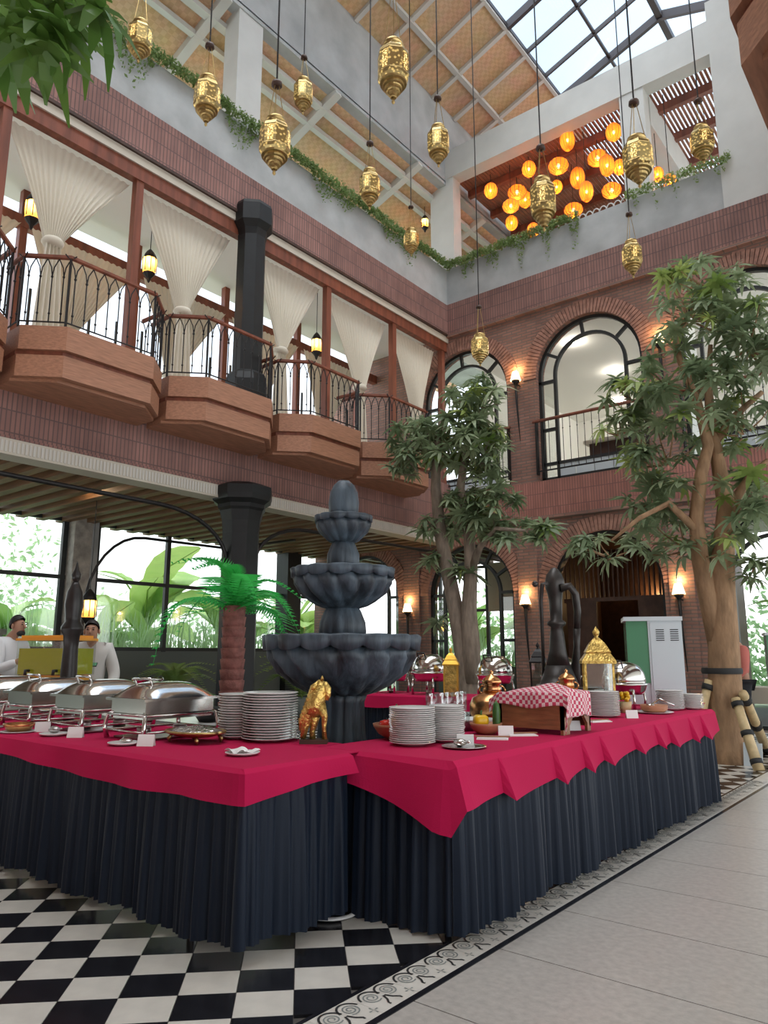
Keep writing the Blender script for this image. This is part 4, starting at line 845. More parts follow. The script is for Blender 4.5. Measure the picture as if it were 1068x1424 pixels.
def rolltop(label, x, y, s=1, rz=0):
    t = thing('roll_top_chafer', label, 'chafing dish', (x, y, TZ), rz)
    for k in range(4):
        a = PI/4+k*PI/2; part(t, 'leg', MB().tube([(.2*s*math.cos(a), .2*s*math.sin(a), 0), (.21*s*math.cos(a), .21*s*math.sin(a), .1*s), (.19*s*math.cos(a), .19*s*math.sin(a), .21*s)], [.016*s, .012*s, .012*s], 8), 'steel', True)
    part(t, 'pan', MB().lathe([(.17*s, .15*s), (.20*s, .19*s), (.215*s, .235*s), (.225*s, .24*s), (.225*s, .255*s), (.2*s, .255*s)], n=40), 'steel', True)
    ld = part(t, 'dome', MB().lathe([(.205*s, .25*s), (.205*s, .30*s), (.19*s, .36*s), (.15*s, .42*s), (.09*s, .455*s), (.0001, .465*s)], n=40), 'steel', True)
    part(ld, 'handle', MB().tube([(-.05*s, -.15*s, .42*s), (-.05*s, -.18*s, .47*s), (.05*s, -.18*s, .47*s), (.05*s, -.15*s, .42*s)], .009*s, 8), 'black_plastic', True)
    part(t, 'burner', MB().lathe([(.045*s, 0), (.045*s, .05*s), (.0, .055*s)], n=16), 'steel_dull', True)
rolltop('round roll-top chafing dish in front of the drinks cabinet', -2.53, 6.57, .9)
rolltop('round domed chafing dish behind the fountain bowl', -5.35, 7.58, 1.05); rolltop('round domed chafing dish between the slim trunk and the copper urn', -4.45, 7.62, 1.0); rolltop('round domed chafing dish beside the black pump', -3.62, 7.6, 1.0); rolltop('round domed chafing dish at the hidden end of the far table', -5.95, 7.6, 1.0)
gl = MB().lathe([(.032, 0), (.036, .12), (.034, .12), (.03, .006), (.001, .006)], n=14).mesh('drinking_glass', 'clear_glass', True)
for k in range(10):
    tag(mob('drinking_glass', gl, None, (-2.66+.0*k-(k % 2)*.02+.02, 3.78+.085*k if k < 5 else 3.78+.085*(k-5), TZ+(.0 if k < 5 else .125))), 'clear drinking glass lined up behind the tomato bowl' if k < 5 else 'clear drinking glass stacked on the row behind the tomato bowl', 'glass', 'glasses behind the tomato bowl')
# drinks cabinets
def cabinet(label, x, y, z, rz, s=1.0):
    t = thing('drinks_cabinet', label, 'drink dispenser', (x, y, z), rz)
    part(t, 'body', MB().box(-.05*s, .26*s, -.22*s, .22*s, 0, .80*s), 'machine_white'); part(t, 'tank', MB().box(-.25*s, -.05*s, -.21*s, .21*s, .2*s, .79*s), 'green_glass'); part(t, 'foot', MB().box(-.25*s, -.05*s, -.2*s, .2*s, 0, .2*s), 'machine_white')
    part(t, 'top', MB().box(-.27*s, .27*s, -.235*s, .235*s, .79*s, .83*s), 'machine_white'); dr = part(t, 'door', MB().box(-.03*s, .24*s, -.228*s, -.22*s, .03*s, .77*s), 'machine_white')
    for c0 in (.02, .15):
        for k in range(6): part(dr, 'vent_slot', MB().box(c0*s, (c0+.075)*s, -.231*s, -.228*s, (.60+k*.02)*s, (.608+k*.02)*s), 'black_plastic')
    part(t, 'tap', MB().tube([(-.2*s, -.2*s, .25*s), (-.2*s, -.26*s, .25*s), (-.2*s, -.26*s, .2*s)], .015*s, 8), 'black_plastic', True)
cabinet('white drinks cabinet with a green tank behind the roll-top dish', -2.62, 7.62, TZ, .42, 1.02)
# far right service table with a second cabinet
table('small service table with a pale cloth beyond the thick tree', -3.1, -1.4, 11.9, 12.6, 3)
solo('tablecloth', shell_cloth(-3.12, -1.38, 11.88, 12.62, .55, .775), 'cream_trim', 'pale cloth on the service table beyond the thick tree', 'tablecloth', (-2.2, 12.2, .55))
cabinet('white drinks cabinet on the pale table beyond the thick tree', -2.3, 12.3, .775, .3, .95)

# ------------------------------------------------------------------ hanging brass lanterns
def lantern_proto():
    P = {}
    W = .15
    P['body'] = MB().lathe([(W*.80, .185), (W*.98, .215), (W, .24), (W, .46), (W*.96, .49), (W*.74, .53)], n=8, rot=PI/8)
    P['cap'] = MB().lathe([(W*.78, .53), (W*.60, .545), (W*.56, .57), (W*.62, .575), (W*.62, .60), (W*.3, .605), (.01, .61)], n=16)
    tiers = []
    for k in range(5): r0 = W*(.86-.16*k); tiers += [(r0, .19-.033*k), (r0*.98, .172-.033*k), (r0*.80, .165-.033*k)]
    P['tier'] = MB().lathe(tiers[::-1]+[(W*.8, .195)], n=20)
    P['finial'] = MB().lathe([(.0, -.03), (.012, -.02), (.018, -.005), (.010, .01), (.02, .03)], n=10)
    return P
LP = lantern_proto()
lm_body = LP['body'].mesh('body', 'pierced_brass'); lm_cap = LP['cap'].mesh('cap', 'antique_brass', True); lm_tier = LP['tier'].mesh('stepped_base', 'antique_brass'); lm_fin = LP['finial'].mesh('finial', 'antique_brass', True)
wm = MB()
for k in range(8):
    a = k*PI/4; c, s_ = math.cos(a), math.sin(a); w_ = .038; r_ = .15*math.cos(PI/8)+.002
    for z in (.25, .455): wm.bar((r_*c-w_*s_, r_*s_+w_*c, z), (r_*c+w_*s_, r_*s_-w_*c, z), .006, .012)
lm_band = MB().lathe([(.151, .245), (.153, .25), (.151, .256)], n=8, rot=PI/8, cap=False).mesh('panel_band', 'antique_brass'); lm_band2 = MB().lathe([(.151, .449), (.153, .455), (.151, .46)], n=8, rot=PI/8, cap=False).mesh('panel_band', 'antique_brass')
gm_ = MB()
for k in range(1):
    a = k*PI/4; c, s_ = math.cos(a), math.sin(a); r_ = .15*math.cos(PI/8)+.0025; w_ = .03
    if k % 2 == 0: gm_.add([(r_*c-w_*s_, r_*s_+w_*c, .27), (r_*c+w_*s_, r_*s_-w_*c, .27), (r_*c+w_*s_, r_*s_-w_*c, .44), (r_*c-w_*s_, r_*s_+w_*c, .44)], [(0, 1, 2, 3)])
glow_mat('lit_lattice', (.8, .55, .18), (1, .70, .26), 1.3, 62, .36, .8)
lm_glow = gm_.mesh('lit_panel', 'lit_lattice')
def brass_lantern(cx, ytop, ybot, wpx, yknot, label):
    d = .31*F/wpx; p = at_d(cx, ybot, d)
    while p.y > 13.1 or p.x < -8.6: d -= .15; p = at_d(cx, ybot, d)
    s = (wpx*d/F)/.31; ztop = at_d(cx, ytop, d).z; hs = (ztop-p.z)/(.63*s)
    t = thing('brass_lantern', label, 'lantern', (p.x, p.y, p.z+.03*s)); t.rotation_euler.z = random.Random(cx).uniform(0, 1); t.scale = (s, s, s*hs)
    for n, me in (('body', lm_body), ('cap', lm_cap), ('stepped_base', lm_tier), ('finial', lm_fin), ('panel_band', lm_band), ('panel_band', lm_band2)): mob(n, me, t)
    for k in range(4): mob('lit_panel', lm_glow, t, rz=k*PI/2)
    zk = (at_d(cx, yknot, d).z-t.location.z)/(s*hs); zr_ = (zroof(p.x)-t.location.z)/(s*hs)
    for k in range(3):
        a = k*2*PI/3; part(t, 'chain', MB().tube([(.085*math.cos(a), .085*math.sin(a), .58), (.02*math.cos(a), .02*math.sin(a), zk)], .004, 4), 'antique_brass')
    part(t, 'knot', MB().lathe([(.02, zk-.02), (.055, zk-.01), (.05, zk+.03), (.015, zk+.05)], n=10), 'dark_wood', True)
    part(t, 'cord', MB().tube([(0, 0, zk), (0, 0, zr_)], .009, 5), 'iron')
LL_ = [(192, 22, 88, 36, -40, 'brass lantern hung in front of the vine edge beside the leafy branch'), (286, 98, 176, 38, 45, 'brass lantern over the vines just before the white post'), (381, 155, 244, 45, 97, 'large brass lantern hung before the grey parapet past the white post'),
 (421, 103, 160, 28, 67, 'small brass lantern hung high beside the white post'), (547, 45, 145, 46, -40, 'large brass lantern hung before the grey clerestory wall'), (514, 230, 292, 30, 187, 'brass lantern hung before the rattan ceiling over the gallery corner'),
 (610, 168, 233, 32, 122, 'brass lantern hung before the corner of the white ring beam'), (572, 315, 357, 22, 280, 'smallest brass lantern hung over the vines at the corner post'), (757, 240, 322, 38, 190, 'brass lantern hung in front of the woven lantern cluster'),
 (890, 183, 262, 43, 125, 'large brass lantern hung before the white pier of the terrace'), (979, 170, 228, 33, 127, 'brass lantern hung before the slatted pergola opening'), (881, 330, 387, 28, 288, 'brass lantern hung lowest in front of the brick over the middle arch'),
 (668, 462, 510, 26, 420, 'brass lantern on the longest cord, hung before the corner arched window')]
for a in LL_: brass_lantern(*a)
# small gallery lanterns, amber glass
def amber(loc, s, label, ztop, group=None):
    t = thing('gallery_lantern', label, 'lantern', loc, group=group)
    part(t, 'glass', MB().lathe([(.05*s, 0), (.09*s, .05*s), (.095*s, .25*s), (.06*s, .30*s)], n=8), 'amber_glass'); part(t, 'base', MB().lathe([(.0, -.12*s), (.02*s, -.09*s), (.03*s, -.05*s), (.07*s, 0), (.09*s, .03*s)], n=8), 'iron')
    mb = MB()
    for k in range(8): a = PI/8+k*PI/4; mb.tube([(.097*s*math.cos(a), .097*s*math.sin(a), .04*s), (.097*s*math.cos(a), .097*s*math.sin(a), .26*s)], .007*s, 4)
    tag(part(t, 'cage', mb, 'iron'), kind='stuff'); part(t, 'cap', MB().lathe([(.10*s, .25*s), (.085*s, .30*s), (.05*s, .36*s), (.015*s, .40*s)], n=8), 'iron')
    part(t, 'chain', MB().tube([(0, 0, .38*s), (0, 0, ztop-loc[2])], .006*s, 5), 'iron')
    part(t, 'bulb', MB().ball((0, 0, .15*s), .025*s, 8, 6), 'bulb', True); lamp((0, 0, .20*s), 5*s*s, (1, .62, .26), .02*s).parent = t
for (u, v), lb in (((44, 308), 'amber lantern hung behind the first tied curtain of the gallery'), ((207, 383), 'amber lantern hung behind the timber post next to the column'), ((440, 492), 'amber lantern hung behind the curtains past the black column')):
    p = on_x(u, v, -9.9); amber(p, 1.15, lb, 8.6)
for u, v, wpx, lb in ((322, 106, 11, 'small amber lantern hung under the rattan ceiling behind the white post'), (591, 318, 10, 'small amber lantern hung under the rattan ceiling by the corner post')):
    p = on_x(u, v, -9.75); amber(p, wpx*proj(p)[2]/F/.19, lb, zlow(p.x))
p = at_d(122, 862, 11.5); amber(p, 1.2, 'glowing amber lantern in the garden gallery behind the chef with a phone', 3.7)
p = on_y(617, 880, 15.5); amber(p, 1.2, 'glowing amber lantern beyond the arch behind the slim tree', 3.7)
# woven cane lanterns on the terrace
wl_ = [(297, 530, 17, 1), (353, 573, 22, 0), (370, 535, 24, 0), (355, 620, 16, 1), (403, 470, 18, 1), (393, 555, 18, 1), (485, 462, 26, 0), (510, 390, 19, 2), (538, 495, 19, 2), (563, 533, 18, 2), (527, 585, 24, 0), (594, 440, 26, 0), (620, 460, 19, 2), (655, 465, 17, 1), (638, 368, 20, 1), (633, 530, 25, 0), (795, 505, 17, 1), (760, 485, 16, 1), (415, 640, 16, 1), (480, 520, 15, 1)]
SH = [(.75, 'squat round'), (1.25, 'upright oval'), (1.6, 'tall egg shaped')]
wmesh = []
for asp, _ in SH:
    mb = MB().lathe([(math.cos(b), asp*math.sin(b)) if abs(b) < 1.25 else (.3, asp*math.sin(b)) for b in np.linspace(-1.35, 1.35, 13)], n=20); rb = MB()
    for k in range(14): a = k*2*PI/14; rb.tube([(1.01*math.cos(b)*math.cos(a), 1.01*math.cos(b)*math.sin(a), asp*math.sin(b)) for b in np.linspace(-1.3, 1.3, 9)], .035, 4)
    wmesh.append((mb.mesh('shade', 'woven_cane', True), rb.mesh('ribs', 'slat_wood'), MB().ball((0, 0, 0), .22, 8, 6).mesh('bulb', 'bulb', True)))
hung = []
for k, (u, v, rp, sh) in enumerate(wl_):
    best = None
    for y in np.arange(14.1, 17.9, .04):
        p = on_y(534+u/2, v/2, y); r = rp/2*proj(p)[2]/F*1.06
        if p.z+SH[sh][0]*r > 12.55 and best: break
        gap = min([max(abs(p.x-q.x), abs(p.y-q.y))-(r+rq)*1.03 for q, rq in hung] or [9])
        if best is None or gap > best[0]: best = (gap, p, r)
        if gap > .02: break
    _, p, r = best; hung.append((p, r))
    t = thing('woven_lantern', SH[sh][1]+' woven cane lantern glowing orange in the terrace cluster', 'lantern', p, group='woven cane lanterns of the terrace cluster, '+SH[sh][1])
    for n, me in zip(('shade', 'ribs', 'bulb'), wmesh[sh]): o = mob(n, me, t); o.scale = (r, r, r)
    lamp((0, 0, -.35*r), 3.2, (1, .44, .12), .03).parent = t
    part(t, 'cord', MB().tube([(0, 0, SH[sh][0]*r*.9), (0, 0, 12.7-p.z)], .008, 4), 'iron')
# torch shaped wall lamps
def torch(x, zt, label):
    t = thing('wall_torch', label, 'wall lamp', (x, YB-.12, zt))
    part(t, 'spike', MB().tube([(0, 0, -.05), (.01, 0, -.5), (.04, .04, -1.35)], [.035, .026, .006], 8), 'iron', True); part(t, 'cup', MB().lathe([(.03, -.10), (.05, -.06), (.085, -.03), (.09, 0), (.02, .0)], n=14), 'iron', True)
    part(t, 'shade', MB().lathe([(.115, .0), (.065, .19), (.06, .19), (.11, .0)], n=18, cap=False), 'lamp_shade', True); part(t, 'bulb', MB().ball((0, 0, .08), .035, 8, 6), 'bulb', True)
    part(t, 'arm', MB().tube([(0, 0, -.08), (.04, .08, -.10), (.04, .12, -.1)], .014, 6), 'iron'); lm_ = lamp((0, -.0, .26), 5, (1, .6, .25), .03); lm_.parent = t
torch(-7.2, 7.05, 'torch shaped wall lamp between the two left upper arched windows'); torch(-4.13, 7.05, 'torch shaped wall lamp behind the big tree crown on the upper floor')
torch(-7.16, 2.25, 'torch shaped wall lamp on the brick beside the black pump'); torch(-4.12, 2.3, 'torch shaped wall lamp on the brick beside the thick trunk'); torch(-10.15, 2.2, 'torch shaped wall lamp on the brick beside the fountain')
wc = thing('wall_sconce', 'twin glowing sconce inside the dark doorway', 'wall lamp', (-5.65, 16.9, 2.35)); part(wc, 'bracket', MB().box(-.15, .15, 0, .08, -.1, .0), 'antique_brass')
for s_ in (-.1, .1): part(wc, 'shade', MB().lathe([(.05, 0), (.07, .2), (.06, .2), (.03, .0)], (s_, -.05, 0), 12), 'lamp_shade', True)
l_ = lamp((0, -.14, .22), 12, (1, .6, .25), .04); l_.parent = wc

# ------------------------------------------------------------------ trees
def leaflet_strip(mb, base, ang, L, w, droop, up0=.15, n=3):
    c, s = math.cos(ang), math.sin(ang); prev = None; V = []
    for i in range(n+1):
        t = i/n; r = L*t; z = up0*L*t-droop*L*t*t; ww = w*math.sin(PI*min(.97, .12+.85*t))**.8
        V += [(base[0]+r*c-ww*s, base[1]+r*s+ww*c, base[2]+z), (base[0]+r*c+ww*s, base[1]+r*s-ww*c, base[2]+z)]
    mb.add(V, [(2*i, 2*i+1, 2*i+3, 2*i+2) for i in range(n)])
def rosette(n, L, w, droop, seed):
    mb = MB(); rg = random.Random(seed)
    for k in range(n): leaflet_strip(mb, (0, 0, 0), 2*PI*k/n+rg.uniform(-.15, .15), L*rg.uniform(.8, 1.15), w, droop*rg.uniform(.6, 1.4), rg.uniform(.0, .35))
    for k in range(n//2): leaflet_strip(mb, (0, 0, .02), 2*PI*(k+.5)/(n//2), L*.6, w*.8, droop*.5, .5)
    return mb
ROS = [rosette(9, .27, .035, .45, 1), rosette(8, .24, .032, .75, 2), rosette(10, .30, .033, .6, 3)]
RT_MESH = [r.mesh('leaf_spray', 'leaf_tree') for r in ROS]; RL_MESH = [r.mesh('leaf_spray', 'leaf_light') for r in ROS]
def px_path(pts, y0, dy=None): return [on_y(u, v, y0+(dy[i] if dy else 0)) for i, (u, v) in enumerate(pts)]
def tree(label, base, trunks, blobs, y0, seed, barkm, light=.1, nmax=290):
    t = thing('tree', label, 'tree', base); rg = random.Random(seed)
    for kind, pts, rs, dy in trunks:
        P = px_path(pts, y0, dy)
        if kind == 'root': P = [Vector(base)-Vector((0, 0, .05))]+P; rs = [rs[0]*1.35]+list(rs)
        part(t, 'trunk' if kind == 'root' else 'branch', MB().tube(P, rs, 10), barkm, True, True)
    n = 0; tot = sum(b[4] for b in blobs); sticks = MB()
    for u, v, ru, rv, cnt in blobs:
        for k in range(cnt):
            if n >= nmax: break
            while True:
                a, b = rg.uniform(-1, 1), rg.uniform(-1, 1)
                if a*a+b*b < 1: break
            p = on_y(u+a*ru, v+b*rv, y0+rg.uniform(-1, 1)*ru/105*.8); d = proj(p)[2]
            me = (RL_MESH if rg.random() < light else RT_MESH)[rg.randrange(3)]
            o = mob('leaf_spray', me, t, p-Vector(base)); o.rotation_euler = (rg.uniform(-.6, .6), rg.uniform(-.6, .6), rg.uniform(0, 6.3)); sc_ = rg.uniform(.65, 1.1); o.scale = (sc_,)*3; n += 1
            if k % 3 == 0:
                c = on_y(u+a*ru*.2, v+b*rv*.2+14, y0); sticks.tube([p, p*.6+c*.4+Vector((0, 0, -.03)), c], [.006, .009, .014], 4)
    tag(part(t, 'twigs', sticks, barkm, False, True), kind='stuff')
tree('slim forked tree with palmate leaves behind the fountain', (-6.08, 9.65, 0),
     [('root', [(654, 985), (648, 930), (634, 850), (622, 790), (612, 740), (606, 680), (607, 620), (617, 575)], [.17, .14, .12, .11, .10, .085, .06, .03], None),
      ('b', [(655, 950), (655, 900), (652, 850), (655, 795), (652, 740), (640, 680), (648, 620), (668, 570)], [.14, .14, .12, .10, .085, .07, .05, .025], None),
      ('b', [(655, 795), (668, 760), (690, 735), (730, 738)], [.07, .05, .035, .02], [0, -.1, -.2, -.3])],
     [(655, 548, 34, 32, 30), (600, 610, 62, 34, 60), (665, 625, 40, 45, 55), (585, 645, 45, 18, 18), (660, 700, 36, 26, 36), (620, 732, 40, 16, 18), (690, 735, 32, 18, 20), (740, 738, 26, 14, 12), (640, 790, 16, 22, 8), (604, 775, 18, 12, 6), (612, 862, 10, 8, 3), (700, 690, 20, 16, 8)], 9.65, 11, 'bark', .08)
tree('big leafy tree with a thick trunk propped by bamboo poles', (-2.5, 9.65, 0),
     [('root', [(1013, 1040), (1008, 960), (1006, 880), (1004, 820), (1006, 760), (1010, 705), (1000, 650), (990, 600), (985, 540), (988, 480)], [.22, .20, .175, .155, .13, .11, .09, .07, .05, .03], None),
      ('b', [(1000, 900), (985, 830), (974, 780), (968, 720), (975, 660), (985, 620), (970, 560), (945, 500), (935, 440)], [.13, .12, .105, .09, .08, .07, .055, .04, .02], [0, -.1, -.15, -.2, -.2, -.1, -.1, -.1, -.1]),
      ('b', [(1008, 730), (1025, 690), (1045, 660), (1068, 640)], [.08, .06, .05, .03], [0, .1, .15, .2]), ('b', [(990, 620), (1020, 580), (1060, 545)], [.06, .045, .03], [0, .1, .2]),
      ('b', [(972, 740), (930, 700), (890, 720), (850, 752)], [.06, .045, .03, .015], [-.2, -.4, -.6, -.8])],
     [(960, 430, 66, 62, 40), (990, 385, 50, 30, 16), (1040, 470, 42, 66, 34), (960, 530, 84, 50, 40), (880, 545, 46, 34, 16), (865, 590, 52, 18, 12), (930, 630, 60, 50, 26), (1035, 590, 44, 50, 20), (905, 690, 56, 32, 22), (1030, 690, 44, 36, 18), (955, 750, 80, 30, 24), (850, 760, 55, 18, 14), (1050, 770, 30, 36, 12), (900, 470, 40, 36, 12)], 9.65, 23, 'bark_warm', .13)
# pole props tied to the big tree
base = Vector((-2.5, 9.65, 0)); sp_ = thing('trunk_straps', 'black straps wound round the thick trunk', 'strap', base+Vector((0, 0, 1.0)))
part(sp_, 'strap', MB().lathe([(.226, -.03), (.234, 0), (.226, .04)], (0, 0, .05), 20, cap=False), 'strap_black', True)
for (u0, v0), (u1, v1), y1, y0_, lb in (((930, 968), (828+112, 945), 9.4, 9.2, None), ((1010+14, 975), (1056, 1060), 9.4, 8.6, 'bamboo prop pole wrapped with black bands, foot nearest the tiled border'), ((1035, 968), (1068, 1035), 9.5, 8.9, 'bamboo prop pole leaning behind the banded pole'), ((985, 950), (970, 1020), 9.5, 9.0, 'bamboo prop pole on the table side of the trunk')):
    if lb is None: continue
    a = on_y(u0, v0, y1); b = on_z(u1, v1+12, 0.0); b = Vector((b.x, b.y, 0))
    if 'table side' in lb: b = Vector((-2.84, 9.3, 0))
    if b.y < 7: b = on_y(u1, v1, y0_); b.z = 0
    t = thing('prop_pole', lb, 'pole', b); dirv = (a-b); part(t, 'cane', MB().tube([b, b+dirv*.5, b+dirv*1.04], [.06, .055, .05], 10), 'bamboo', True, True)
    for q in (.12, .52, .95): c = b+dirv*q; part(t, 'band', MB().tube([c-dirv*.035, c+dirv*.035], .066, 10), 'strap_black', True, True)
# leafy branch overhead
br = thing('overhanging_branch', 'dark leafy branch hanging into view above the parapet', 'branch', at_d(30, -60, 4.2))
nl = rosette(8, .26, .045, .9, 5).mesh('leaf_spray', 'leaf_near'); rg = random.Random(9)
part(br, 'stem', MB().tube([at_d(-60, -120, 4.2), at_d(10, -40, 4.2), at_d(50, 10, 4.2), at_d(70, 40, 4.2)], [.03, .02, .014, .006], 8), 'bark', True, True)
for u, v in ((20, 20), (45, 50), (75, 25), (100, 5), (120, -10), (15, 75), (55, 85), (30, -10), (85, 55), (5, 45), (135, 30), (70, -20), (105, 60), (-10, 90)):
    o = mob('leaf_spray', nl, br, at_d(u+rg.uniform(-8, 8), v-14, 4.2+rg.uniform(-.3, .3))-br.location); o.rotation_euler = (rg.uniform(-.5, .5), rg.uniform(-.5, .5), rg.uniform(0, 6.3)); s_ = rg.uniform(.8, 1.2)*.95; o.scale = (s_, s_, s_)
# vines trailing over the parapet
def vines(label, P0, P1, n, seed, drop):
    rg = random.Random(seed); mb = MB(); P0, P1 = Vector(P0), Vector(P1); nrm = Vector((0, -1, 0)) if abs(P0.y-P1.y) < .1 else Vector((1, 0, 0))
    al = (P1-P0).normalized()
    for k in range(n):
        t = rg.random(); p = P0+(P1-P0)*t; thick = .35+.65*max(0, math.sin(t*9+seed))*max(.2, math.sin(t*23)); cl_ = max(0, math.sin(t*31+seed)+.5*math.sin(t*67)); dz = -drop*(.25*thick+.75*cl_*rg.random())*rg.random()**1.5+.16*rg.random()
        c = p+Vector((0, 0, dz))+nrm*(.05+.10*rg.random()*(1.2 if dz > -.1 else .4)); s_ = rg.uniform(.018, .042); a = Vector((rg.uniform(-1, 1), rg.uniform(-1, 1), rg.uniform(-1, 1))).normalized()*s_; b = a.cross(Vector((rg.uniform(-1, 1), rg.uniform(-1, 1), .3))).normalized()*s_*.5
        mb.add([c-a, c+b, c+a, c-b], [(0, 1, 2, 3)])
    solo('trailing_vine', mb, 'leaf_vine', label, 'plant', P0, kind='stuff')
vines('green vines trailing along the long planter parapet', (XL, 2.8, ZG1), (XL, 13.6, ZG1), 11000, 1, .75); vines('green vines trailing over the planter parapet above the brick arches', (-8.9, YB, ZG1), (-5.6, YB, ZG1), 3600, 3, .75); vines('sparse green vines by the wide white pier', (-4.6, YB, ZG1), (-2.6, YB, ZG1), 1100, 5, .5)

# artificial palm on the buffet
pp = at_d(322, 955, 6.3); pt = thing('artificial_palm', 'artificial palm with a ringed brown trunk and bright green fronds', 'palm', (pp.x, pp.y, 0)); pd = 6.3/F; zt = at_d(322, 848, 6.3).z
prof = [(.13, 0), (.12, .5)]
z = .5
while z < zt: prof += [(.105, z), (.118, z+.08), (.10, z+.085)]; z += .09
part(pt, 'trunk', MB().lathe([(r*(1-.12*q/zt), q) for r, q in prof], n=16), 'palm_trunk', True)
def frond_mesh(L):
    mb = MB(); spine = []
    for i in range(15): t = i/14; spine.append(Vector((L*t*(1-.18*t), 0, .26*L*math.sin(t*2.2)-.62*L*t*t*t)))
    mb.tube(spine, [.008*(1-.8*i/14) for i in range(15)], 5)
    for i in range(1, 15):
        for q in (0, .5):
            p = spine[i]-(spine[i]-spine[i-1])*q; t = (i-q)/14; w_ = .17*L*math.sin(PI*min(.95, .18+.8*t))+.02
            for s_ in (-1, 1): mb.add([p, p+Vector((.02, s_*.01, .004)), p+Vector((w_*.55, s_*w_, -w_*.25)), p+Vector((-.012, s_*.01, .0))], [(0, 1, 2, 3)])
    return mb.mesh('frond', 'leaf_palm')
fm = frond_mesh(.78)
for k in range(17):
    o = mob('frond', fm, pt, (0, 0, zt)); o.rotation_euler = (0, random.Random(k).uniform(-.75, .35) if k < 13 else -1.1, k*2*PI/8.6); s_ = random.Random(k+50).uniform(.75, 1.15); o.scale = (s_, s_, s_)

# ------------------------------------------------------------------ standing pieces round the fountain
pu = thing('hand_pump', 'old black iron hand pump with a curved handle by the doorway', 'pump', (-3.12, 6.5, 0)); dp = proj((-3.12, 6.5, 1.4))[2]
def pz_(v): return at_d(772, v, dp).z
part(pu, 'base', MB().lathe([(.22, 0), (.22, .9), (.25, .95), (.19, pz_(955)), (.15, pz_(940)), (.112, pz_(925))], n=24), 'iron_pump' if 'iron_pump' in M else mat('iron_pump', (.05, .045, .042), .4, .5, var=.3, scale=8), True)
part(pu, 'barrel', MB().lathe([(0.112, pz_(926)), (0.079, pz_(905)), (0.063, pz_(880)), (0.056, pz_(872)), (0.086, pz_(869)), (0.086, pz_(865)), (0.056, pz_(862)), (0.063, pz_(835)), (0.073, pz_(824)), (0.089, pz_(818)), (0.092, pz_(808)), (0.073, pz_(797)), (0.033, pz_(789)), (0.007, pz_(787))], n=24), 'iron_pump', True)
rv = Vector((rt[0], rt[1], 0))
def pside(u, v): p = at_d(u, v, dp); return p
part(pu, 'spout', MB().tube([pside(780, 818), pside(792, 815), pside(800, 826), pside(803, 850), pside(802, 875)], [.04, .035, .034, .034, .03], 10), 'iron_pump', True, True)
part(pu, 'spout_pipe', MB().tube([pside(802, 874), pside(802, 900), pside(800, 935), pside(799, 975)], [.036, .03, .05, .06], 10), 'iron_pump', True, True)
part(pu, 'handle', MB().tube([pside(762, 812), pside(754, 812), pside(752, 835), pside(755, 900), pside(756, 960)], [.018, .02, .018, .016, .014], 8), 'iron_pump', True, True)
part(pu, 'knob', MB().ball(pside(744, 812), .03, 10, 8), 'iron_pump', True, True)
# turned post
pp = at_d(98, 905, 6.1); po = thing('turned_post', 'black turned wooden post with a spear finial beside the chefs', 'post', (pp.x, pp.y, 0))
def qz(v): return at_d(98, v, 6.1).z
part(po, 'shaft', MB().lathe([(.10, 0), (.10, .3), (.075, .5), (.065, qz(935)), (.058, qz(900)), (.065, qz(884)), (.09, qz(876)), (.09, qz(872)), (.06, qz(864)), (.062, qz(858)), (.075, qz(840)), (.062, qz(822)), (.035, qz(812)), (.02, qz(806))], n=24), 'dark_post' if 'dark_post' in M else mat('dark_post', (.018, .014, .013), .35, var=.3, scale=9), True)
part(po, 'finial', MB().lathe([(.018, qz(808)), (.034, qz(803)), (.04, qz(797)), (.02, qz(790)), (.008, qz(781)), (.001, qz(777))], n=18), 'dark_post', True)
# service counter behind the chafing dishes with juice and a stock pot
table('plain service table behind the row of rectangular chafing dishes', -7.6, -4.0, 3.33, 3.70, 4)
solo('tablecloth', shell_cloth(-7.62, -3.98, 3.31, 3.72, TZ-.12, TZ+.004), 'porcelain', 'plain white cloth on the service table behind the chafing dishes', 'tablecloth', (-5.5, 3.5, TZ-.12))
jp = at_d(60, 935, 6.75); jd = thing('juice_dispenser', 'clear juice dispenser of lime drink with an orange lid', 'juice dispenser', (jp.x, max(3.55, jp.y), TZ+.174)); JW = .30
part(jd, 'stand', MB().box(-JW*.9, JW*.9, -.14, .14, -.17, .12), 'orange_lid'); part(jd, 'juice', MB().box(-JW*.96, JW*.96, -.15, .15, .125, .36), 'lime_juice'); part(jd, 'tank', MB().box(-JW, JW, -.165, .165, .12, .43), 'clear_glass')
part(jd, 'lid', MB().box(-JW*1.04, JW*1.04, -.178, .178, .43, .452).box(-JW*.92, JW*.92, -.15, .15, .452, .478), 'orange_lid')
for sx in (-.15, .15): part(jd, 'tap', MB().tube([(sx, -.165, .16), (sx, -.21, .16), (sx, -.21, .12)], .014, 8), 'black_plastic', True)
jd.rotation_euler.z = YAW*.6
kp = at_d(206, 940, 6.2); kt = thing('stock_pot', 'tall steel stock pot with side handles behind the chafing dishes', 'pot', (kp.x, max(3.42, kp.y), TZ+.004)); kt.location = (kp.x*3.52/kp.y, 3.52, TZ+.004)
part(kt, 'body', MB().lathe([(.11, 0), (.115, .02), (.115, .27), (.125, .28), (.12, .29), (.108, .28), (.105, .04), (.001, .03)], n=32), 'steel', True)
for s_ in (-1, 1): part(kt, 'handle', MB().tube([(s_*.115, -.03, .17), (s_*.15, -.03, .175), (s_*.15, .03, .175), (s_*.115, .03, .17)], .006, 6), 'steel', True)
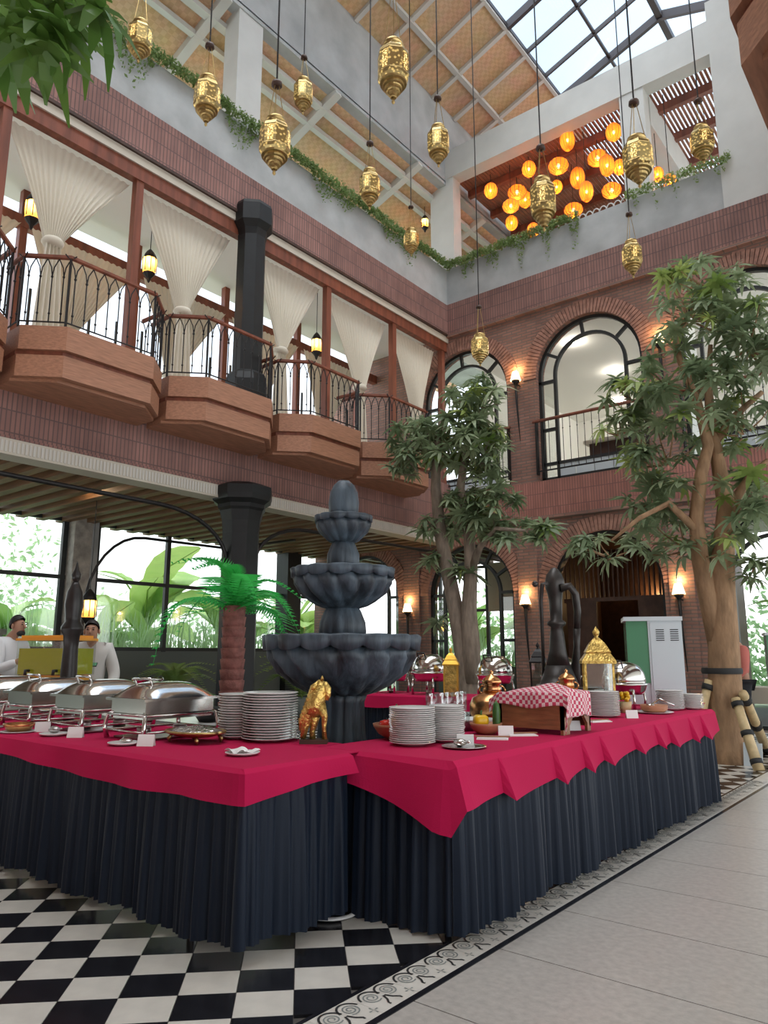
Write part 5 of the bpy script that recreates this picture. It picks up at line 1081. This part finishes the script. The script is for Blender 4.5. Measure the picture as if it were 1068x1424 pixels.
bkt = thing('black_bowl', 'black bowl behind the tall plate stack', 'bowl', (-4.42, 3.5, TZ+.004)); part(bkt, 'bowl', MB().lathe([(.07, 0), (.11, .06), (.125, .10), (.115, .10), (.06, .02), (.001, .015)], n=28), 'black_plastic', True)
bkt = thing('white_bowl', 'pale bowl between the black bowl and the fountain', 'bowl', (-4.12, 3.5, TZ+.004)); part(bkt, 'bowl', MB().lathe([(.06, 0), (.10, .06), (.11, .11), (.10, .11), (.05, .02), (.001, .015)], n=28), 'porcelain', True)
# chairs glimpsed beyond the thick tree
def chair(label, x, y, rz):
    t = thing('wooden_chair', label, 'chair', (x, y, 0), rz)
    for sx in (-.2, .2):
        part(t, 'leg', MB().bar((sx, -.2, 0), (sx, -.2, .45), .035, .035), 'bamboo'); part(t, 'leg', MB().bar((sx, .2, 0), (sx, .24, .92), .035, .035), 'bamboo')
    part(t, 'seat', MB().box(-.22, .22, -.22, .22, .43, .47), 'bamboo')
    for z in (.6, .72, .86): part(t, 'back_slat', MB().box(-.2, .2, .205, .235, z, z+.05), 'bamboo')
chair('pale wooden chair between the thick trunk and the table end', -3.3, 10.4, 2.6); chair('pale wooden chair beyond the prop poles', -1.75, 10.9, .4)
sg_ = thing('floor_sign', 'small pale sign leaning at the foot of the prop poles', 'sign', (-2.2, 9.45, 0)); part(sg_, 'panel', MB().add([(-.1, 0, 0), (.1, 0, 0), (.1, .06, .25), (-.1, .06, .25), (-.1, .015, 0), (.1, .015, 0), (.1, .075, .25), (-.1, .075, .25)], [(0, 1, 2, 3), (7, 6, 5, 4), (0, 3, 7, 4), (1, 5, 6, 2), (3, 2, 6, 7)]), 'machine_white'); part(sg_, 'prop', MB().bar((0, .07, .2), (0, .16, 0), .02, .01), 'machine_white')

# ------------------------------------------------------------------ people
def skin_mesh(name, J, E, m, parent, root=0, lv=2):
    keys = list(J); me = bpy.data.meshes.new(name); me.from_pydata([J[k][0] for k in keys], [(keys.index(a), keys.index(b)) for a, b in E], []); me.materials.append(M[m])
    o = mob(name, me, parent); o.modifiers.new('skin', 'SKIN').use_smooth_shade = True
    for i, k in enumerate(keys):
        r = J[k][1]; me.skin_vertices[0].data[i].radius = r if hasattr(r, '__len__') else (r, r)
    me.skin_vertices[0].data[root].use_root = True
    sb_ = o.modifiers.new('sub', 'SUBSURF'); sb_.levels = lv; sb_.render_levels = lv
    return o
def person(label, x, y, rz, h, top, hands, bow=.0, beard=False, phone=False, bottom='trousers', z0=0):
    """hands: two (elbow, wrist) pairs in local metres; the figure faces -Y"""
    t = thing('person', label, 'person', (x, y, z0), rz); k = h/1.72
    S = lambda a, b, c: (a*k, b*k, c*k)
    hy, hz = -.03-.10*bow, 1.60-.03*bow
    J = {'pel': (S(0, 0, .95), (.13, .09)), 'waist': (S(0, .0, 1.10), (.125, .085)), 'chest': (S(0, .0, 1.30), (.145, .095)), 'neckb': (S(0, .0, 1.44), .07), 'neck': (S(0, -.015-.03*bow, 1.50), .052), 'jaw': (S(0, hy-.012, hz-.06), (.06, .068)), 'head': (S(0, hy, hz+.015), (.072, .088)), 'crown': (S(0, hy+.012, hz+.085), (.055, .066))}
    E = [('pel', 'waist'), ('waist', 'chest'), ('chest', 'neckb'), ('neckb', 'neck'), ('neck', 'jaw'), ('jaw', 'head'), ('head', 'crown')]
    JJ = {'w': (S(0, .0, .98), (.155, .11)), 'w2': (S(0, 0, 1.12), (.15, .105)), 'c': (S(0, 0, 1.30), (.165, .115)), 'n': (S(0, 0, 1.42), (.10, .085))}; EE = [('w', 'w2'), ('w2', 'c'), ('c', 'n')]
    for s_, sd in ((-1, 'l'), (1, 'r')):
        el, wr = hands[0 if s_ < 0 else 1]
        J['sh'+sd] = (S(s_*.17, 0, 1.40), .06); J['el'+sd] = (S(*el), .045); J['wr'+sd] = (S(*wr), .03)
        d = (Vector(wr)-Vector(el)).normalized(); pm = Vector(wr)+d*.05; J['pa'+sd] = (S(*pm), (.038, .018))
        E += [('chest', 'sh'+sd), ('sh'+sd, 'el'+sd), ('el'+sd, 'wr'+sd), ('wr'+sd, 'pa'+sd)]
        side = Vector((s_, 0, 0)).cross(d); side = side.normalized() if side.length > .1 else Vector((0, 0, 1))
        for q in range(4):
            b = pm+side*(.012*(q-1.5)*1.4)+d*.02; m1 = b+d*(.03+.004*(1.5-abs(q-1.5))); m2 = m1+d*.012+Vector((-s_*.02, 0, .008))
            J['f%d%s' % (q, sd)] = (S(*m1), .0085); J['g%d%s' % (q, sd)] = (S(*m2), .007); E += [('pa'+sd, 'f%d%s' % (q, sd)), ('f%d%s' % (q, sd), 'g%d%s' % (q, sd))]
        th = Vector(wr)+d*.025+side*.035+Vector((-s_*.02, 0, .012)); J['t'+sd] = (S(*th), .010); J['u'+sd] = (S(*(th+d*.025)), .0085); E += [('wr'+sd, 't'+sd), ('t'+sd, 'u'+sd)]
        J['hip'+sd] = (S(s_*.09, 0, .90), .085); J['kn'+sd] = (S(s_*.10, -.01, .49), .058); J['an'+sd] = (S(s_*.105, .02, .08), .038); J['to'+sd] = (S(s_*.12, -.13, .03), .032)
        E += [('pel', 'hip'+sd), ('hip'+sd, 'kn'+sd), ('kn'+sd, 'an'+sd), ('an'+sd, 'to'+sd)]
        JJ['s'+sd] = (S(s_*.175, 0, 1.39), .085); JJ['e'+sd] = (S(*el), .064); lw = Vector(el)+(Vector(wr)-Vector(el))*.86; JJ['c'+sd] = (S(*lw), .048); EE += [('c', 's'+sd), ('s'+sd, 'e'+sd), ('e'+sd, 'c'+sd)]
    skin_mesh('body', J, E, 'skin', t)
    skin_mesh('jacket', JJ, EE, top, t)
    T = {'p': (S(0, 0, .97), (.15, .11))}; TE = []
    for s_, sd in ((-1, 'l'), (1, 'r')):
        T['h'+sd] = (S(s_*.095, 0, .88), .10); T['k'+sd] = (S(s_*.10, -.01, .49), .075); T['a'+sd] = (S(s_*.105, .01, .10), .06); TE += [('p', 'h'+sd), ('h'+sd, 'k'+sd), ('k'+sd, 'a'+sd)]
    skin_mesh('trousers', T, TE, bottom, t)
    for s_ in (-1, 1): part(t, 'shoe', MB().ball(S(s_*.118, -.05, .04), (.05*k, .13*k, .045*k), 14, 8), 'shoe', True)
    hc = Vector(S(0, hy, hz))
    def hair(u, v):
        a = u*2*PI; b = PI/2-v*(1.5+.62*math.sin(a)); r = (.080*k, .099*k, .108*k); return (hc.x+r[0]*math.cos(b)*math.cos(a), hc.y+.014+r[1]*math.cos(b)*math.sin(a), hc.z+.028+r[2]*math.sin(b))
    part(t, 'hair', MB().grid(hair, 24, 8), 'hair', True)
    for s_ in (-1, 1):
        part(t, 'ear', MB().ball(hc+Vector((s_*.077*k, .01, .0)), (.011, .018, .03), 8, 6), 'skin', True)
        part(t, 'eye', MB().ball(hc+Vector((s_*.03*k, -.081*k, .022*k)), (.012, .006, .007), 8, 6), 'hair', True); part(t, 'eyebrow', MB().ball(hc+Vector((s_*.031*k, -.083*k, .042*k)), (.018, .006, .005), 8, 4), 'hair', True)
    part(t, 'nose', MB().tube([hc+Vector((0, -.082*k, .02*k)), hc+Vector((0, -.104*k, -.012*k)), hc+Vector((0, -.086*k, -.018*k))], [.008, .014, .01], 8), 'skin', True)
    part(t, 'mouth', MB().ball(hc+Vector((0, -.082*k, -.048*k)), (.024, .006, .006), 8, 4), 'red_sauce', True)
    if beard: part(t, 'beard', MB().ball(hc+Vector((0, -.045*k, -.078*k)), (.05*k, .045*k, .038*k), 14, 8), 'hair', True)
    return t
p1 = at_d(18, 857, 8.4); person('bearded chef in a white jacket looking down at his raised hand', p1.x, p1.y, math.radians(112), 1.72*p1.z/1.70, 'chef_white', (((-.24, -.08, 1.10), (-.16, -.32, 1.20)), ((.26, -.06, 1.10), (.16, -.30, 1.26))), .6, True)
p2 = at_d(131, 866, 7.75); person('chef in a pale jacket looking down at a phone in his hand', p2.x, p2.y, YAW+.2, 1.72*p2.z/1.68, 'chef_grey', (((-.25, -.04, 1.12), (-.05, -.26, 1.17)), ((.26, .0, 1.10), (.22, -.14, .90))), .8, False)
kk = p2.z/1.68; ph = thing('mobile_phone', 'black mobile phone held by the chef in the pale jacket', 'phone', (0, 0, 0)); lo = Matrix.Rotation(YAW+.2, 4, 'Z') @ Vector((.035*kk, -.30*kk, 1.215*kk)); ph.location = (p2.x+lo.x, p2.y+lo.y, lo.z); ph.rotation_euler = (math.radians(25), 0, YAW+.2)
part(ph, 'case', MB().box(-.07, .07, -.02, .055, -.005, .005), 'black_plastic'); part(ph, 'screen', MB().box(-.066, .066, -.016, .051, .005, .0062), 'green_glass')
p3 = at_d(1027, 893, 10.6); person('guest in a salmon pink top half hidden by the thick trunk', p3.x, p3.y, math.radians(-60), 1.62, 'pink_cloth', (((-.24, -.04, 1.12), (-.12, -.26, 1.0)), ((.25, -.02, 1.10), (.2, -.2, .95))), .8, False)

# ------------------------------------------------------------------ garden outside the glazing
struct('floor_garden', MB().add([(-40, -10, -.16), (-13.2, -10, -.16), (-13.2, 40, -.16), (-40, 40, -.16)], [(0, 1, 2, 3)]).add([(-13.2, 17.6, -.16), (20, 17.6, -.16), (20, 45, -.16), (-13.2, 45, -.16)], [(0, 1, 2, 3)]), 'grass', 'garden lawn outside the glazing', 'lawn')
def banana_leaf(L, W):
    def fn(u, v):
        t = v; w_ = W*math.sin(PI*min(.985, .06+.93*t))**.7; s_ = (u-.5)*2
        return (L*t*(1-.15*t), s_*w_, .55*L*t-.62*L*t*t-abs(s_)*w_*-.22+.01*math.sin(t*40)*abs(s_))
    return MB().grid(fn, 6, 12).tube([(0, 0, 0), (L*.47, 0, .55*L*.5-.62*L*.25-.01), (L*.85, 0, -.07*L)], [.02, .014, .004], 5)
bl = [banana_leaf(1.5, .30).mesh('leaf', 'leaf_garden', True), banana_leaf(1.2, .26).mesh('leaf', 'leaf_garden', True)]
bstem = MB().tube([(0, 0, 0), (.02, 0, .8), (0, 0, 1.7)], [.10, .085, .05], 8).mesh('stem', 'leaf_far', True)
rg = random.Random(31); bn = 0
for x, y, s_, lb in ((-16.0, 4.9, 1.3, 'banana plant outside the panes behind the bearded chef'), (-15.6, 7.0, 1.15, 'banana plant outside beside the stone pier'), (-15.3, 9.0, 1.0, 'low banana plant outside between the pier and the mullion'), (-16.2, 10.7, 1.55, 'tall banana plant outside behind the thin arch'), (-15.9, 12.9, 1.5, 'tall banana plant outside next to the black column'), (-16.0, 15.8, 1.4, 'banana plant outside at the corner of the gallery'), (-12.2, 19.4, 1.2, 'banana plant beyond the far garden arch'), (-9.8, 19.4, 1.2, 'banana plant beyond the arch of the slim tree'), (-7.4, 19.6, 1.3, 'banana plant beyond the blinds'), (-2.6, 19.3, 1.4, 'banana plant beyond the arch behind the thick trunk')):
    t = thing('banana_plant', lb, 'plant', (x, y, -.16)); t.scale = (s_,)*3; mob('stem', bstem, t)
    for k in range(9):
        o = mob('leaf', bl[k % 2], t, (0, 0, 1.0+.085*k)); o.rotation_euler = (rg.uniform(-.5, .5), rg.uniform(-1.0, .0), k*2.4+rg.uniform(-.3, .3))
def grass_tuft(label, x0, x1, y0, y1, n, h, seed, m='leaf_far'):
    rg = random.Random(seed); mb = MB()
    for k in range(n):
        x, y, hh = rg.uniform(x0, x1), rg.uniform(y0, y1), h*rg.uniform(.5, 1.1); a = rg.uniform(0, 6.3); c, s_ = math.cos(a), math.sin(a); w_ = .014; l = rg.uniform(.08, .26)*hh
        mb.add([(x-w_*s_, y+w_*c, -.15), (x+w_*s_, y-w_*c, -.15), (x+l*.3*c+w_*s_, y+l*.3*s_-w_*c, hh*.6), (x+l*.3*c-w_*s_, y+l*.3*s_+w_*c, hh*.6), (x+l*c, y+l*s_, hh)], [(0, 1, 2, 3), (3, 2, 4)])
    solo('tall_grass', mb, m, label, 'grass', ((x0+x1)/2, (y0+y1)/2, -.15), kind='stuff')
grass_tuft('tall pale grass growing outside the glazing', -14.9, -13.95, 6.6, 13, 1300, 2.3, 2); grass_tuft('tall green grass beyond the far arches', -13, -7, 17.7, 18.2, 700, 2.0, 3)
def hedge(label, x0, x1, y0, y1, z1, n, seed, s0=.12):
    rg = random.Random(seed); mb = MB()
    for k in range(n):
        z = z1*rg.random()**1.1*(.6+.4*math.sin(k % 97)); c = Vector((rg.uniform(x0, x1), rg.uniform(y0, y1), z)); a = Vector((rg.uniform(-1, 1), rg.uniform(-1, 1), rg.uniform(-1, 1))).normalized()*s0*rg.uniform(.6, 1.6); b = a.cross(Vector((rg.uniform(-1, 1), 1, rg.uniform(-1, 1)))).normalized()*s0*.5
        mb.add([c-a, c+b, c+a, c-b], [(0, 1, 2, 3)])
    solo('garden_shrubs', mb, 'leaf_far', label, 'shrub', ((x0+x1)/2, (y0+y1)/2, 0), kind='stuff')
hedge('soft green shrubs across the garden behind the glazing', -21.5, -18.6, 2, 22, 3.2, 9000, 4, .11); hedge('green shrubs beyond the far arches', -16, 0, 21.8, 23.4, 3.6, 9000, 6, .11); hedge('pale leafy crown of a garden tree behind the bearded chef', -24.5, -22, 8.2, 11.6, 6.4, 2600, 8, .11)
# potted areca palm behind the artificial palm
ap = thing('areca_palm', 'bushy areca palm between the column and the fountain', 'palm', (-9.95, 10.0, 0)); arf = frond_mesh(1.15); arf.materials[0] = M['leaf_light']
part(ap, 'pot', MB().lathe([(.22, 0), (.3, .45), (.27, .45), (.0, .4)], n=20), 'sill_wall', True)
for k in range(16):
    o = mob('frond', arf, ap, (0, 0, .45+.03*(k % 5))); o.rotation_euler = (0, random.Random(k+7).uniform(-1.25, -.5), k*2.4); o.scale = (1.0,)*3
ap2 = thing('areca_palm', 'bushy areca palm by the sill between the stock pot and the column', 'palm', (-11.75, 8.5, 0)); part(ap2, 'pot', MB().lathe([(.22, 0), (.3, .45), (.27, .45), (.0, .4)], n=20), 'porcelain', True)
for k in range(14):
    o = mob('frond', arf, ap2, (0, 0, .5)); o.rotation_euler = (0, random.Random(k+17).uniform(-1.2, -.5), k*2.4); o.scale = (.85,)*3
# garden stair and stone lamp outside
gd = thing('stone_lantern', 'pierced stone garden lamp on a plinth outside the glazing', 'garden lamp', (-13.8, 5.75, -.16)); part(gd, 'plinth', MB().box(-.35, .35, -.3, .3, 0, 1.75).box(-.4, .4, -.35, .35, 1.75, 1.85), 'stone_pier'); part(gd, 'tower', MB().box(-.14, .14, -.2, .2, 1.85, 2.75), 'concrete')
for i in range(2):
    for j in range(4): part(gd, 'hole', MB().box(.139, .143, -.13+.15*i, -.03+.15*i, 1.95+.2*j, 2.07+.2*j), 'black_plastic')
